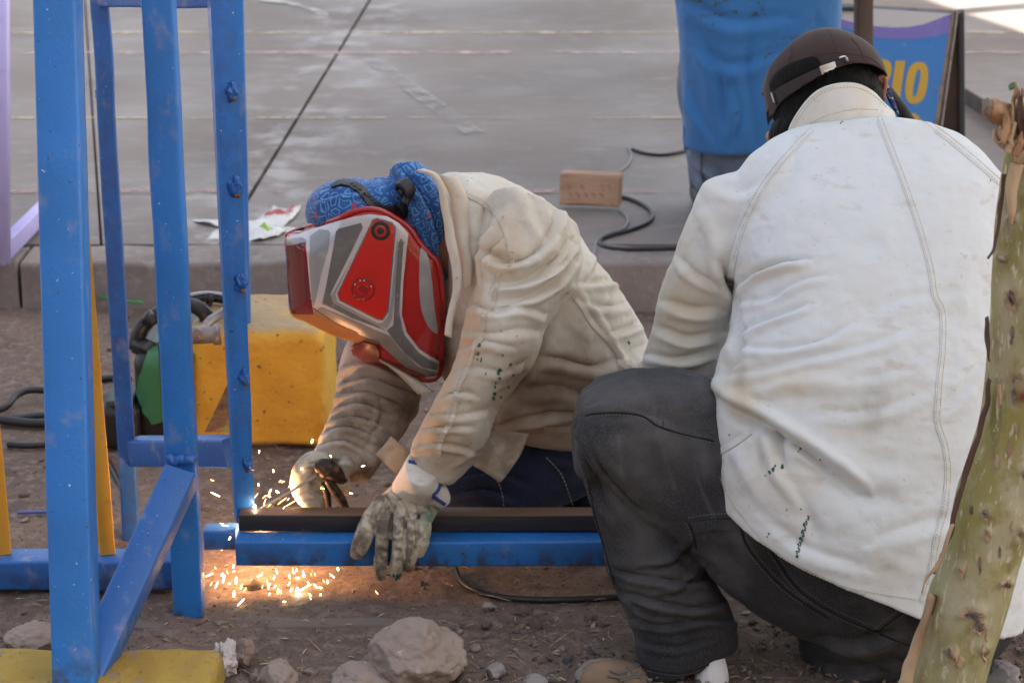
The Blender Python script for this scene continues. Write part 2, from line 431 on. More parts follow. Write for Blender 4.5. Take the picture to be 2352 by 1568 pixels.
# worn painted court lines, thin sheets on the concrete
def line_mat(name, col, lo, hi):
    n = N(name); f = n.ramp(n.noise(14, 7), lo, hi, .8, 0.0); f = n.math('MULTIPLY', f, n.ramp(n.noise(3, 3), .3, .6, .35, 1)); n.set(**{"Base Color": col, "Roughness": .5, "Alpha": f}); return n.m
def painted(name, pts, w, m, z=CZ+.002):
    A = np.asarray(pts, float); t = np.gradient(A, axis=0); nn = np.stack([-t[:, 1], t[:, 0], 0*t[:, 0]], 1); nn = nn/np.linalg.norm(nn, axis=1, keepdims=True)*w/2
    A = A.copy(); A[:, 2] = z; n = len(A); V = np.concatenate([A+nn, A-nn]); Fc = [(i, i+1, n+i+1, n+i) for i in range(n-1)]
    return mesh(name, V, Fc, m, court, False)
pk = line_mat("worn_pink_paint", (.62, .42, .40), .42, .62); wh = line_mat("worn_white_paint", (.72, .70, .70), .45, .68); ye = line_mat("worn_yellow_paint", (.58, .47, .30), .42, .62); rd = line_mat("worn_red_paint", (.45, .24, .21), .36, .56)
for (y, m, w) in ((122, pk, .06), (76, ye, .055), (441, rd, .04), (272, ye, .02)):
    yy = G(1176, y, CZ)[1]; painted("court_line", [(x, yy+.002*x, 0) for x in np.linspace(-6, 8, 30)], w, m, CZ+.002+.0003*y/100)
painted("court_line", [G(812+ (1090-812)*t, 108+(308-108)*t, CZ) for t in np.linspace(0, 1, 12)], .07, line_mat("faded_white_paint", (.46, .44, .42), .22, .72), CZ+.0045)
ctr, rad = G(560, 40, CZ), 0
arc = cr([G(x, y, CZ) for x, y in ((430, -14), (520, -8), (600, 2), (660, 9), (710, 21), (738, 33), (742, 45))], 6)
painted("court_line", arc, .05, wh, CZ+.0055)

wallm = surf("sky_block_render", (.26, .22, .18), .9, bumps=[(20, 6, .4, .01)])
tag(mesh("sky_block_wall", *bar((-14, -3.2, 2.0), (14, -3.2, 2.0), 4.1, .25, (0, 0, 1), .02), wallm, origin=(0, -3.2, 0)), "tall plain wall added unseen behind the camera to block low sky light", "wall")  # added out of view to keep low sky light off the scene
# unseen roof added and shaped to shade the scene, posts far aside
e0, e1 = G(2133, 0, CZ), G(2352, 74, CZ); RZ = 4.6
sh = np.array(SUNV)*((RZ-CZ)/SUNV[2])
ed = unit(e1-e0)
pA = e0-ed*14+sh; pB = e0+ed*1.9+sh
steel = surf("shade_sheet", (.45, .46, .47), .5, .3, bumps=[(30, 3, .2, .004)])
roof = empty("shade_roof", (-6, 8, 0), "unseen roof added to cast the shade over the court and the men", "roof"); 
def roof_poly(poly, z):
    V, Fc = prism(poly, z, z+.05); return V, Fc
V, Fc = roof_poly([(2.0, .6), (15, .6), (15, pB[1]), (pB[0], pB[1]), (pA[0], pA[1]), (2.0, pA[1])], RZ)
mesh("shade_sheet", V, Fc, steel, roof, False)
b0, b1 = G(2213, 26.5, CZ)+sh*1.0, G(2352, 14.5, CZ)+sh*1.0
mesh("rafter", *bar(b0+(b0-b1)*1.2, b1+(b1-b0)*3, .11, .08), steel, roof, False)
for px, py in ((14.8, .8), (14.8, 5), (3.9, 17.5)):
    mesh("post", *bar((px, py, -.02 if py < CY else CZ), (px, py, RZ), .15, .15), steel, roof, False)
# ---------------------------------------------------------------- blue steelwork
def paint(name, col, rust=.35, dust=.35, seed=0):
    n = N(name)
    c = n.mix(n.ramp(n.noise(5, 5), .35, .7), col, tuple(x*.80 for x in col))
    c = n.mix(n.math('MULTIPLY', n.ramp(n.noise(26, 6, (1, 1, .6)), .56, .74), dust), c, (.30, .30, .36))
    spots = n.ramp(n.noise(95, 5), .67, .72); c = n.mix(n.math('MULTIPLY', spots, .8), c, (.035, .03, .035))
    wh = n.ramp(n.noise(130, 4), .70, .74); c = n.mix(n.math('MULTIPLY', wh, .8), c, (.55, .58, .62))
    rs = n.attr("rust"); rs = n.math('MULTIPLY', rs, n.ramp(n.noise(38, 6), .42, .6)); c = n.mix(rs, c, (.055, .032, .022))
    b = n.bump(n.noise(30, 5), .3, .003); b = n.bump(n.noise(150, 5), .5, .0014, b)
    n.set(**{"Base Color": c, "Roughness": n.ramp(n.noise(14, 5), .3, .7, .38, .6), "Normal": b, "Coat Weight": .15, "Coat Roughness": .25}); return n.m
BLUE = paint("blue_paint", (.017, .178, .56)); BLUE2 = paint("dusty_blue_paint", (.026, .140, .45), dust=.6)
RUST = surf("rust", (.085, .042, .024), .9, var=[(40, 5, .4, .65, (.19, .075, .03), .9)], bumps=[(90, 5, .7, .003)])
def steel_bar(name, p0, p1, w, d, m, parent, side=(1, 0, 0), r=.005, n=60, wob=.0012, off=0, rust=None, prof=None, taper=None):
    V, Fc = sweep(prof or rprofile(w, d, r), p0, p1, side, n, wob, off)
    if taper:
        ax = np.asarray(p1)-np.asarray(p0); t = ((V-p0)@ax)/(ax@ax); c_ = np.asarray(p0)+t[:, None]*ax; V = c_+(V-c_)*(taper[0]+(taper[1]-taper[0])*t)[:, None]
    at = np.zeros(len(V)) if rust is None else rust(V)
    o = mesh(name, V, Fc, m, parent, True, attrs={"rust": at}); return sharp(o, 40)
def lump(p, r, parent, seed, rusty=True):
    V, Fc = blob(np.asarray(p)+(0, .004, 0), (r*.75, r*.30, r*1.2), 4, .6, 2.2, seed); V = V+.0026*np.stack([vnoise(V, 120, seed+k*5) for k in range(3)], -1); mesh("weld_lump", V, Fc, BLUE2, parent)
    if rusty:
        V, Fc = blob(np.asarray(p)+(.25*r, -.45*r, -.85*r), (r*.45, r*.25, r*.22), 2, .7, 2, seed+9); mesh("rusty_stub", V, Fc, RUST, parent)
# frame: front post on the yellow footing, middle post, brace between them
YA, YC = 2.765, 3.13
fr = empty("blue_gate_post_frame", P(170, 1560, YA), "two bright blue square posts joined by a low slanting brace", "gate frame")
pa0 = P(178, 1612, YA+.04); pa1 = P(132, -40, YA+.36)
steel_bar("post", pa0, pa1, .0655, .068, BLUE, fr, (1, .03, 0), .006, 90, .0008, 1, lambda V: np.clip(1-(V[:, 2]-.06)/.04, 0, 1)*.9)
pc0 = P(436, 1418, YC+.028); pc1 = P(361, -60, YC+.028)
steel_bar("post", pc0, pc1, .0495, .050, BLUE, fr, (1, .02, 0), .006, 90, .0012, 4, lambda V: np.clip(1-(V[:, 2]-.0)/.03, 0, 1))
steel_bar("brace", P(417, 1092, YC-.02), P(203, 1556, YA+.085), .055, .052, BLUE2, fr, (1, .05, 0), .006, 30, .0008, 7)
q = [P(x, 1056+2*math.sin(x*.3), YC-.004) for x in np.linspace(388, 448, 14)]
V, Fc = tube(q, [.006+.003*abs(math.sin(i*1.9)) for i in range(14)], 8); V = V+.003*np.stack([vnoise(V, 90, k*5) for k in range(3)], -1); mesh("weld_bead", V, Fc, BLUE2, fr)
# the leaf behind: two stiles, two cross bars, bottom channel and link
YB, YD = 3.47, 3.27
lf = empty("blue_gate_leaf", P(560, 1240, YD), "blue gate leaf with narrow stiles and lumpy weld scars behind the middle post", "gate")
steel_bar("stile", P(303, 1242, YB), P(226, -60, YB), .0305, .030, BLUE2, lf, (1, .12, 0), .004, 90, .0016, 11, lambda V: .22+0*V[:, 2])
ang = [(-.0235, -.030), (-.0195, -.030), (-.0195, .0), (.0215, .0), (.0215, .006), (-.0235, .006)]
steel_bar("stile", P(563, 1186, YD), P(507, -60, YD), 0, 0, BLUE, lf, (1, .28, 0), 0, 110, .0014, 14, lambda V: .16+0*V[:, 2], ang, (.80, 1.0))
for i, (x, y, r) in enumerate(((232, 222, .011), (248, 455, .009), (263, 652, .010), (272, 872, .011), (283, 1022, .008))): lump(P(x, y, YB-.016), r, lf, i*3.1, False)
for i, (x, y, r) in enumerate(((532, 212, .013), (541, 432, .014), (553, 652, .013), (562, 868, .011), (569, 1068, .011))): lump(P(x, y, YD-.006), r, lf, 20+i*3.1)
def ub(px0, py, Y0, px1, py1, Y1, w, d, name, m, parent, **k): return steel_bar(name, P(px0, py, Y0), P(px1, py1, Y1), w, d, m, parent, (0, 0, 1), **k)
ub(312, 1036, YB, 535, 1036, YD+.03, .051, .040, "cross_bar", BLUE2, lf, n=20)
ub(236, -8, YB, 500, -8, YD+.03, .034, .034, "cross_bar", BLUE2, lf, n=20)
YR = 3.2
for nm, x0, x1, zb, zt, y0, y1, m, rr in (("bottom_channel", 547, 1420, .063, .109, YR, YR+.062, BLUE, 1.0), ("link_bar", 474, 546, .070, .106, YR+.05, YR+.09, BLUE2, 1.0)):
    a, b_ = P(x0, 1262, (y0+y1)/2), P(x1, 1262, (y0+y1)/2)
    a[2] = b_[2] = (zb+zt)/2
    steel_bar(nm, a, b_, zt-zb, y1-y0, m, lf, (0, 0, 1), .004, 60, .0008, 21, lambda V, zb=zb, rr=rr: np.clip(1-(V[:, 2]-zb)/.022, 0, 1)*rr)
# dark raw tube lying on the channel
raw = surf("raw_steel", (.022, .021, .023), .38, .55, var=[(20, 6, .5, .68, (.10, .045, .025), .8, (.6, 3, 3)), (70, 4, .68, .72, (.24, .08, .03), 1)], bumps=[(120, 4, .15, .001)], rvar=(12, .3, .55))
rw = N("raw_steel_tube"); g_ = rw.new("ShaderNodeNewGeometry"); sx_ = rw.new("ShaderNodeSeparateXYZ"); rw.link(g_.outputs["Normal"], sx_.inputs[0])
c = rw.mix(rw.ramp(rw.noise(22, 5, (.3, 3, 3)), .45, .7), (.030, .028, .030), (.05, .04, .036)); top_ = rw.ramp(sx_.outputs[2], .6, .9)
c = rw.mix(rw.math('MULTIPLY', top_, rw.ramp(rw.noise(14, 6, (.4, 2, 2)), .3, .6, .4, 1)), c, (.17, .10, .065)); c = rw.mix(rw.ramp(rw.noise(60, 5), .68, .73), c, (.22, .075, .03))  # top face browned for rust and for the arc's glow, painted in
rw.set(**{"Base Color": c, "Roughness": .55, "Metallic": .25, "Normal": rw.bump(rw.noise(150, 5), .25, .001)}); raw = rw.m
a, b_ = P(553, 1205, 3.256), P(1420, 1205, 3.256); a[2] = b_[2] = .1270
tb = tag(mesh("steel_tube", *bar(a, b_, .031, .037, (0, 0, 1), .0028, 40, .0003), raw, None, True, origin=a), "dark unpainted square steel tube laid along the blue bottom channel", "steel tube"); sharp(tb)
# low blue rail with yellow pickets
fe = empty("yellow_picket_fence", P(200, 1330, 3.24), "low blue rail carrying yellow wooden pickets behind the front post", "fence")
a, b_ = P(-500, 1309, 3.255), P(408, 1309, 3.255); a[2] = b_[2] = .033
steel_bar("rail", a, b_, .056, .060, BLUE2, fe, (0, 0, 1), .005, 40, .002, 31, lambda V: np.clip(1-(V[:, 2]-.0)/.035, 0, 1))
YEL = surf("yellow_paint", (.62, .33, .035), .5, var=[(9, 5, .45, .7, (.55, .24, .02), .8), (60, 4, .62, .7, (.35, .24, .12), .6)], bumps=[(60, 5, .3, .002)])
for (x0, x1, xt, yt) in ((-14, 31, -84, 500), (232, 260, 154, 300)):
    cx, w = (x0+x1)/2, (x1-x0)
    p0 = P(cx, 1262, 3.262); p0[2] = .062; p1 = P(cx+(xt-x0), yt, 3.262)
    steel_bar("picket", p0, p1, .026, .022, YEL, fe, (1, .3, 0), .002, 20, .0006, x0)
# blue post far behind, standing on the yellow block
# ---------------------------------------------------------------- concrete blocks
def box_mesh(x0, x1, y0, y1, z0, z1, n=18, r=.012, amp=.006, f=14, seed=0.0):
    """rough cast block: subdivided box with rounded, chipped edges"""
    bm = bmesh.new(); bmesh.ops.create_cube(bm, size=2); bmesh.ops.subdivide_edges(bm, edges=bm.edges, cuts=n, use_grid_fill=True)
    V = np.array([v.co for v in bm.verts]); Fc = [[v.index for v in fa.verts] for fa in bm.faces]; bm.free()
    h = np.array([(x1-x0)/2, (y1-y0)/2, (z1-z0)/2]); c_ = np.array([(x0+x1)/2, (y0+y1)/2, (z0+z1)/2])
    V = np.sign(V)*np.abs(V)**.75*h; inner = np.clip(V, -(h-r), h-r); d = V-inner; L = np.linalg.norm(d, axis=1, keepdims=True); nz = np.where(L > 1e-9, d/np.maximum(L, 1e-9), 0)
    V = inner + nz*np.minimum(L, r)
    W_ = V+c_; chip = np.clip(fbm(W_, 9, 3, seed+3)-.15, 0, 1)*(np.sum(np.abs(nz) > .2, 1) > 1)
    V = V + nz*(amp*fbm(W_, f, 4, seed))[:, None] - nz*(chip*.035)[:, None]
    return V+c_, Fc
ycon = N("yellow_concrete")
up = ycon.new("ShaderNodeNewGeometry"); sx = ycon.new("ShaderNodeSeparateXYZ"); ycon.link(up.outputs["Normal"], sx.inputs[0])
c = ycon.mix(ycon.ramp(ycon.noise(9, 6), .4, .7), (.68, .39, .04), (.58, .31, .03))
c = ycon.mix(ycon.math('MULTIPLY', ycon.ramp(sx.outputs[2], .6, .95), ycon.ramp(ycon.noise(14, 6), .3, .6, .35, .95)), c, (.40, .285, .16))
c = ycon.mix(ycon.ramp(ycon.noise(60, 4), .64, .70), c, (.15, .09, .04))
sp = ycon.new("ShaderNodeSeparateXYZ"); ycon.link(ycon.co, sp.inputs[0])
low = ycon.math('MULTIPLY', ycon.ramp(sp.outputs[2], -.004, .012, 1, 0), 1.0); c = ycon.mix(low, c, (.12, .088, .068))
ycon.set(**{"Base Color": c, "Roughness": .72, "Normal": ycon.bump(ycon.noise(70, 7), .7, .004)})
bx0, bx1 = P(440, 1000, 3.95)[0], P(752, 1000, 3.95)[0]
yb0 = 3.93; zt = .245
V, Fc = box_mesh(bx0, bx1, yb0, yb0+.27, -.02, zt, 26, .026, .006, 16, 2)
tag(mesh("concrete_block", V, Fc, ycon.m, origin=((bx0+bx1)/2, yb0+.13, 0)), "big yellow painted concrete block behind the gate with tools on top", "concrete block")
yc2 = surf("worn_yellow_concrete", (.40, .265, .045), .75, var=[(11, 6, .45, .68, (.34, .20, .03), .9), (24, 6, .55, .7, (.27, .21, .13), .9), (90, 4, .64, .7, (.10, .07, .04), .8)], bumps=[(18, 6, .8, .012), (90, 6, .6, .004)])
V, Fc = box_mesh(P(-120, 1500, 2.9)[0], P(505, 1500, 2.9)[0], 2.60, 2.925, -.03, .050, 34, .016, .010, 9, 6)
tag(mesh("concrete_footing", V, Fc, yc2, origin=(-.6, 2.76, 0)), "worn mustard yellow concrete footing under the front blue post", "concrete footing")
# blue post standing on the yellow block
bp = P(553, 738, 4.0); bp[2] = zt-.004
o = steel_bar("blue_post", bp, P(527, -300, 4.0), .042, .042, BLUE, None, (1, .1, 0), .004, 30, .0006, 41); tag(o, "slim blue post standing on the yellow block, half hidden by the gate stile", "post")
# ---------------------------------------------------------------- rocks
rockm = surf("pinkish_stone", (.31, .245, .205), .88, var=[(12, 6, .45, .68, (.22, .165, .14), .9), (30, 6, .58, .7, (.52, .46, .42), .8)], bumps=[(22, 8, .9, .012), (110, 6, .6, .003)])
palem = surf("chalky_stone", (.52, .48, .46), .92, var=[(30, 6, .5, .68, (.26, .22, .20), .9)], bumps=[(40, 7, 1, .01)])
brwn = surf("brown_stone", (.25, .18, .15), .9, var=[(16, 6, .5, .7, (.14, .10, .085), .9)], bumps=[(40, 7, .8, .006)])
greyst = surf("grey_stone", (.27, .25, .24), .9, var=[(16, 6, .5, .7, (.16, .145, .135), .9)], bumps=[(40, 7, .8, .006)])
def rock(px, py, w, h, d, m, label, seed, amp=.28, sub=5, planes=(), sink=.25, f=1.3):
    """boulder: outline about w x h picture units centred at px,py; its foot sinks into the dirt"""
    g_ = G(px, py+h*(.5-sink*.4), 0); k = upm(g_); rx, rz = w/2/k, h/2/k
    V, Fc = ico(sub); rr = random.Random(seed); sd = seed*7.7
    for i in range(9):   # knock facets off the boulder
        n_ = unit([rr.uniform(-1, 1), rr.uniform(-1, .3), rr.uniform(-.5, 1)]); t_ = rr.uniform(.66, .9); s_ = V@n_; V = V-np.outer(np.maximum(s_-t_, 0)*.92, n_)
    V = V*(1+amp*fbm(V, f, 3, sd)+.10*fbm(V, 5, 4, sd)+.05*fbm(V, 14, 4, sd))[:, None]
    V = V-V.mean(0); V = V/np.abs(V).max(0); V = V*np.array([rx, d, rz])
    V = V+np.array([g_[0], g_[1]+d*.3, rz*(1-sink*1.2)])
    V[:, 2] = np.maximum(V[:, 2], -.03)
    return tag(mesh("rock", V, Fc, m, origin=(g_[0], g_[1], 0)), label, "rock")
rock(957, 1500, 238, 165, .075, rockm, "big pinkish boulder with pale pits below the gloved hand", 3, .2, sink=.2)
rock(515, 1512, 78, 100, .035, palem, "crumbly chalk white stone beside the mustard footing", 5, .5, f=2.8)
rock(562, 1500, 52, 80, .03, brwn, "small brown stone leaning against the chalk white stone", 8, .3)
rock(636, 1552, 100, 74, .04, rockm, "flat pinkish slab stone tilted up at the bottom edge", 11, .25)
rock(838, 1562, 170, 60, .05, rockm, "low pinkish stone at the foot of the big boulder", 17, .25)
rock(76, 1472, 150, 66, .05, rockm, "buff stone behind the mustard footing, left of the front post", 23, .2)
rock(1228, 1566, 62, 30, .02, greyst, "little grey stone in front of the tan shoe", 27, .3)
rock(1140, 1540, 46, 40, .02, greyst, "grey pebble sized stone just right of the big boulder", 29, .3)
rock(2300, 1556, 110, 60, .05, greyst, "grey stone by the foot of the tree trunk", 31, .25)
# strip of old concrete flush with the dirt
sm = surf("buried_concrete", (.165, .13, .11), .9, bumps=[(50, 6, .6, .004)])
for x0, x1, y in ((292, 380, 1436), (610, 905, 1436)):
    a, b_ = G(x0, y), G(x1, y); a[2] = b_[2] = -.0105
    tag(mesh("kerb_strip", *bar(a, b_, .03, .03, (0, 0, 1), .006, 20, .006, x0), sm), kind="structure")
# ---------------------------------------------------------------- gravel and litter
def scatter(name, m, count, size, area, subs=0, flat=(1, 1, .6), seed=1, zoff=0.0, dens=None):
    r = np.random.default_rng(seed); V0, F0 = ico(subs) if subs else ico(1); V0 = np.asarray(V0); F0 = np.asarray(F0); k = len(V0); Vs = []; Fs = []
    n = 0
    while n < count:
        x, y = r.uniform(area[0], area[1]), r.uniform(area[2], area[3])
        if dens is not None and r.random() > dens(x, y): continue
        s = size[0]*(size[1]/size[0])**(r.random()**2.2); R_ = np.array(Matrix.Rotation(r.uniform(0, 6.28), 3, 'Z')@Matrix.Rotation(r.normal()*.3, 3, 'X'))
        V = (V0*(1+.35*r.normal(size=(k, 1)))*np.array(flat)*s*np.array([r.uniform(.7, 1.4), r.uniform(.6, 1.1), r.uniform(.6, 1.1)]))@R_.T
        Vs.append(V+np.array([x, y, zoff+.25*s*flat[2]])); Fs.append(F0+n*k); n += 1
    o = mesh(name, np.concatenate(Vs), np.concatenate(Fs), m, None, False); return tag(o, kind="stuff")
def island_mat(name, stops, rough=.9):
    n = N(name); g_ = n.new("ShaderNodeNewGeometry"); r_ = n.new("ShaderNodeValToRGB"); n.link(g_.outputs["Random Per Island"], r_.inputs[0]); e = r_.color_ramp
    e.interpolation = 'CONSTANT'
    while len(e.elements) < len(stops): e.elements.new(1)
    for el, (p, c_) in zip(e.elements, stops): el.position = p; el.color = (*c_, 1)
    n.set(**{"Base Color": n.mix(n.ramp(n.noise(90, 4), .4, .7), r_.outputs[0], (.12, .09, .07)), "Roughness": rough}); return n.m
gm = island_mat("gravel", [(0, (.13, .095, .075)), (.3, (.19, .14, .115)), (.55, (.09, .07, .06)), (.75, (.26, .21, .18)), (.93, (.38, .34, .31)), (.985, (.05, .06, .07))])
def fd(x, y): return 1.0 if y < 3.12 else (.28 if y < 3.4 else .12)
def lab(o, l): o["label"] = l; return o
lab(scatter("gravel", gm, 5200, (.0016, .0085), (-1.0, 1.2, 2.72, 4.82), 1, (1, 1, .6), 3, -.002, fd), "loose gravel and clods strewn over the dirt")
lab(scatter("gravel", gm, 330, (.008, .019), (-1.0, 1.2, 2.72, 4.8), 2, (1, .9, .6), 4, -.003, fd), "larger clods and pebbles on the dirt")
lm = island_mat("litter", [(0, (.36, .26, .16)), (.35, (.26, .18, .11)), (.6, (.48, .38, .25)), (.8, (.16, .11, .08)), (.95, (.52, .48, .42)), (.985, (.04, .10, .38))], .8)
def slivers(count, seed, L, Wd):
    r = np.random.default_rng(seed); mb = MB(); k = 0
    while k < count:
        x, y = r.uniform(-1.0, 1.2), r.uniform(2.72, 3.4)
        if r.random() > fd(x, y): continue
        a = r.uniform(0, 6.28); l = r.uniform(*L); w = r.uniform(*Wd); d = np.array([math.cos(a), math.sin(a), r.normal()*.12]); p = np.array([x, y, .003+r.random()*.004])
        mid = p+np.array([0, 0, l*.08*r.random()]); mb.add(*tube([p-d*l/2, mid, p+d*l/2], [w*.6, w, w*.4], 4)); k += 1
    return mb
o = slivers(1500, 5, (.006, .022), (.0006, .0018)).build("litter", lm, deg=80); tag(o, "chips of bark, twigs and straw on the dirt", kind="stuff")
o = slivers(90, 6, (.03, .08), (.0006, .0013)).build("litter", lm, deg=80); tag(o, "thin dry twigs on the dirt", kind="stuff")
# ---------------------------------------------------------------- cables
rub = surf("black_rubber", (.018, .018, .020), .45, bumps=[(90, 4, .2, .001)])
greyc = surf("grey_cable", (.22, .22, .23), .5)
def cable(pts, z, r, m, label, name="cable", lift=None):
    q = [G(x, y, z+r*.8) for x, y in pts]; q = cr(q, 8)
    if lift:
        for i in range(len(q)): q[i][2] += lift(i/len(q))
    V, Fc = tube(q, r, 8); return tag(mesh(name, V, Fc, m, origin=q[0]), label, "cable")
cable(((1452, 343), (1480, 352), (1520, 356), (1560, 350), (1600, 338)), CZ, .005, rub, "black cable on the court running to the man in the blue shirt")
cable(((1443, 338), (1449, 352), (1446, 372), (1425, 392), (1390, 404), (1350, 408)), CZ, .0035, greyc, "thin grey lead on the court beside the wood block")
cable(((1424, 452), (1450, 458), (1480, 472), (1498, 490), (1490, 510), (1450, 528), (1405, 540), (1378, 552), (1385, 566), (1430, 572), (1490, 571), (1560, 569), (1650, 566)), CZ, .0058, rub, "black cable looping from the wood block towards the squatting man")
cable(((1422, 484), (1436, 494), (1442, 510), (1430, 526), (1400, 536), (1374, 550), (1366, 575), (1362, 590), (1358, 596)), CZ, .004, greyc, "thinner cable running from the wood block to the court edge")
cable(((1045, 1306), (1060, 1335), (1095, 1357), (1150, 1371), (1230, 1377), (1330, 1376), (1450, 1370), (1560, 1372)), 0, .0055, rub, "black welding cable on the dirt below the blue channel")
for i, (pp, l) in enumerate(((((-60, 950), (10, 948), (40, 925), (80, 914), (150, 916), (300, 925)), "thick black cable arching above the pile left of the front post"),
              (((-60, 955), (20, 966), (80, 972), (150, 968), (300, 962)), "black cable lying flat in the pile left of the front post"),
              (((-40, 972), (40, 960), (100, 955), (170, 962), (290, 985)), "black cable crossing the middle of the pile left of the front post"),
              (((18, 1020), (60, 1023), (110, 1020), (180, 1012)), "short black cable end in front of the pile"),
              (((232, 870), (262, 868), (300, 872)), "black lead leaving the welding machine towards the fence"),
              (((236, 1040), (262, 1085), (285, 1135), (300, 1180)), "dark cable on the dirt behind the yellow picket"))):
    cable(pp, 0, (.008, .010, .008, .007, .008, .006)[i], rub, l, lift=(lambda t: .02*math.sin(3.14*t)) if i == 0 else None)
cable(((40, 1177), (70, 1176), (112, 1175)), 0, .003, surf("blue_wire", (.08, .12, .4), .5), "short blue wire on the dirt by the yellow picket")
cable(((222, 702), (250, 712), (330, 722)), 0, .003, surf("green_cord", (.05, .3, .08), .5), "green cord on the dirt behind the welding machine", lift=lambda t: .03)
# ---------------------------------------------------------------- welding machine
wm = empty("welding_machine", P(400, 985, 3.95), "green and black portable welding machine behind the gate", "welding machine")
blk = surf("black_plastic", (.016, .017, .019), .42, bumps=[(150, 3, .2, .0008)])
grn = surf("green_plastic", (.036, .17, .075), .45, bumps=[(120, 3, .1, .0005)])
w0, w1 = P(300, 900, 3.9)[0], P(448, 900, 3.9)[0]
V, Fc = box_mesh(w0, w1, 3.92, 4.25, 0.0, .20, 14, .03, .001, 10, 4); mesh("case", V, Fc, blk, wm)
bb = bvh_of(V, Fc)
V, Fc = patch(bb, [(375, 770), (362, 772), (345, 800), (324, 860), (322, 900), (334, 942), (350, 972), (378, 964), (440, 958), (440, 770)], .001, .008, 8, 3.92); sharp(mesh("front_panel", V, Fc, grn, wm))
mesh("panel_groove", *tube([P(365+0.06*(y-785)*1+4*math.sin((y-785)/60), y, 3.905) for y in range(785, 925, 10)], .0035, 6), blk, wm)
mesh("handle", *tube(cr([P(310, 800, 3.98), P(326, 752, 3.98), P(362, 722, 4.0), P(430, 700, 4.0), P(470, 720, 4.0), P(480, 760, 4.0)], 6), .016, 10), blk, wm)
mesh("handle_clip", *bar(P(338, 742, 3.97), P(352, 722, 3.97), .026, .03), blk, wm)
mesh("bracket", *bar(P(312, 790, 3.97), P(352, 808, 3.95), .03, .03), blk, wm)
V, Fc = box_mesh(P(238, 960, 3.95)[0], P(330, 960, 3.95)[0], 3.90, 4.05, 0, .10, 8, .012, .002, 12, 8)
mesh("connector_box", V, Fc, blk, wm)
# ---------------------------------------------------------------- tools on the block
stl = surf("worn_steel", (.30, .26, .235), .45, .5, var=[(40, 5, .45, .7, (.14, .10, .08), .8)], bumps=[(120, 4, .3, .001)])
hm = empty("hammer", P(480, 768, 4.06), "steel hammer lying on the yellow block", "hammer")
def onz(px, py, z): return G(px, py, z)
q0, q1 = onz(415, 770, zt+.022), onz(508, 768, zt+.022)
mesh("hammer_head", *tube([q0, q0+(q1-q0)*.5, q0+(q1-q0)*.8, q0+(q1-q0)*.82, q1], [.017, .018, .017, .021, .021], 14), stl, hm); 
mesh("handle", *tube([onz(452, 766, zt+.03), onz(485, 735, zt+.03), onz(560, 690, zt+.03)], [.008, .010, .011], 10), stl, hm)
gc = cr([P(438, 683, 4.1), P(470, 681, 4.1), P(500, 683, 4.1), P(526, 690, 4.1), P(540, 704, 4.1)], 6)
ho = empty("hose", P(490, 690, 4.1), "dark hose with a pale sleeve curving over the back of the yellow block", "hose")
q = cr([onz(436, 690, zt+.012), onz(470, 685, zt+.014), onz(502, 687, zt+.014), onz(530, 694, zt+.012), onz(548, 706, zt+.012)], 6)
mesh("sleeve", *tube(q, .0085, 8), rub, ho); mesh("pale_line", *tube([p+np.array((0, 0, .012)) for p in q], .004, 8), surf("pale_hose", (.5, .48, .48), .5), ho)
mesh("clip", *bar(onz(482, 684, zt+.01)-np.array((0, .02, 0)), onz(482, 684, zt+.04), .016, .02), blk, ho)
# rusty triangular plate standing on the cross bar
tp = [P(470, 992, 3.42), P(524, 880, 3.42), P(556, 850, 3.42), P(560, 992, 3.42)]; V = np.array(tp+[p+np.array((0, .012, 0)) for p in tp]); Fc = [(0, 1, 2, 3), (7, 6, 5, 4)]+[(i, i+4, (i+1) % 4+4, (i+1) % 4) for i in range(4)]
tpm = surf("mossy_rust", (.045, .030, .022), .85, var=[(40, 5, .5, .64, (.05, .075, .02), .9), (70, 4, .62, .7, (.16, .06, .02), 1)], bumps=[(60, 6, 1, .006)])
o = mesh("scrap_plate", V, Fc, tpm, None, False, origin=tp[0]); tag(o, "dark rusty triangular scrap plate wedged on the gate cross bar", "scrap metal")
# ---------------------------------------------------------------- wood block with red print
wd = N("block_wood"); c = wd.mix(wd.ramp(wd.noise(12, 6, (.4, 3, 3)), .4, .7), (.47, .30, .19), (.33, .20, .125)); wd.set(**{"Base Color": wd.mix(wd.ramp(wd.noise(9, 5), .56, .68), c, (.27, .12, .085)), "Roughness": .8, "Normal": wd.bump(wd.noise(40, 6, (.3, 4, 4)), .5, .003)})
wb0, wb1 = G(1283, 482, CZ), G(1424, 488, CZ)
hh = .086
wx = unit(wb1-wb0); wy = np.array([-wx[1], wx[0], 0])
V, Fc = box_mesh(-np.linalg.norm(wb1-wb0)/2, np.linalg.norm(wb1-wb0)/2, 0, .05, 0.0, hh, 12, .006, .002, 12, 3)
tl = math.radians(-14); V = np.stack([V[:, 0], V[:, 1]*math.cos(tl)-V[:, 2]*math.sin(tl)*-1*-1, V[:, 2]*math.cos(tl)+V[:, 1]*math.sin(tl)*0+.012], -1)
Mx = (wb0+wb1)/2; V = Mx+V[:, :1]*wx+V[:, 1:2]*wy+V[:, 2:3]*np.array([0, 0, 1.0])
wb = mesh("wood_block", V, Fc, wd.m, origin=Mx); tag(wb, "small pale wood block with worn red printing standing on the court", "wood block")
redp = surf("faded_red_ink", (.37, .185, .125), .8, var=[(40, 4, .45, .6, (.42, .26, .17), .8)])
bw = bvh_of(V, Fc); mbp = MB(); rr = random.Random(4)
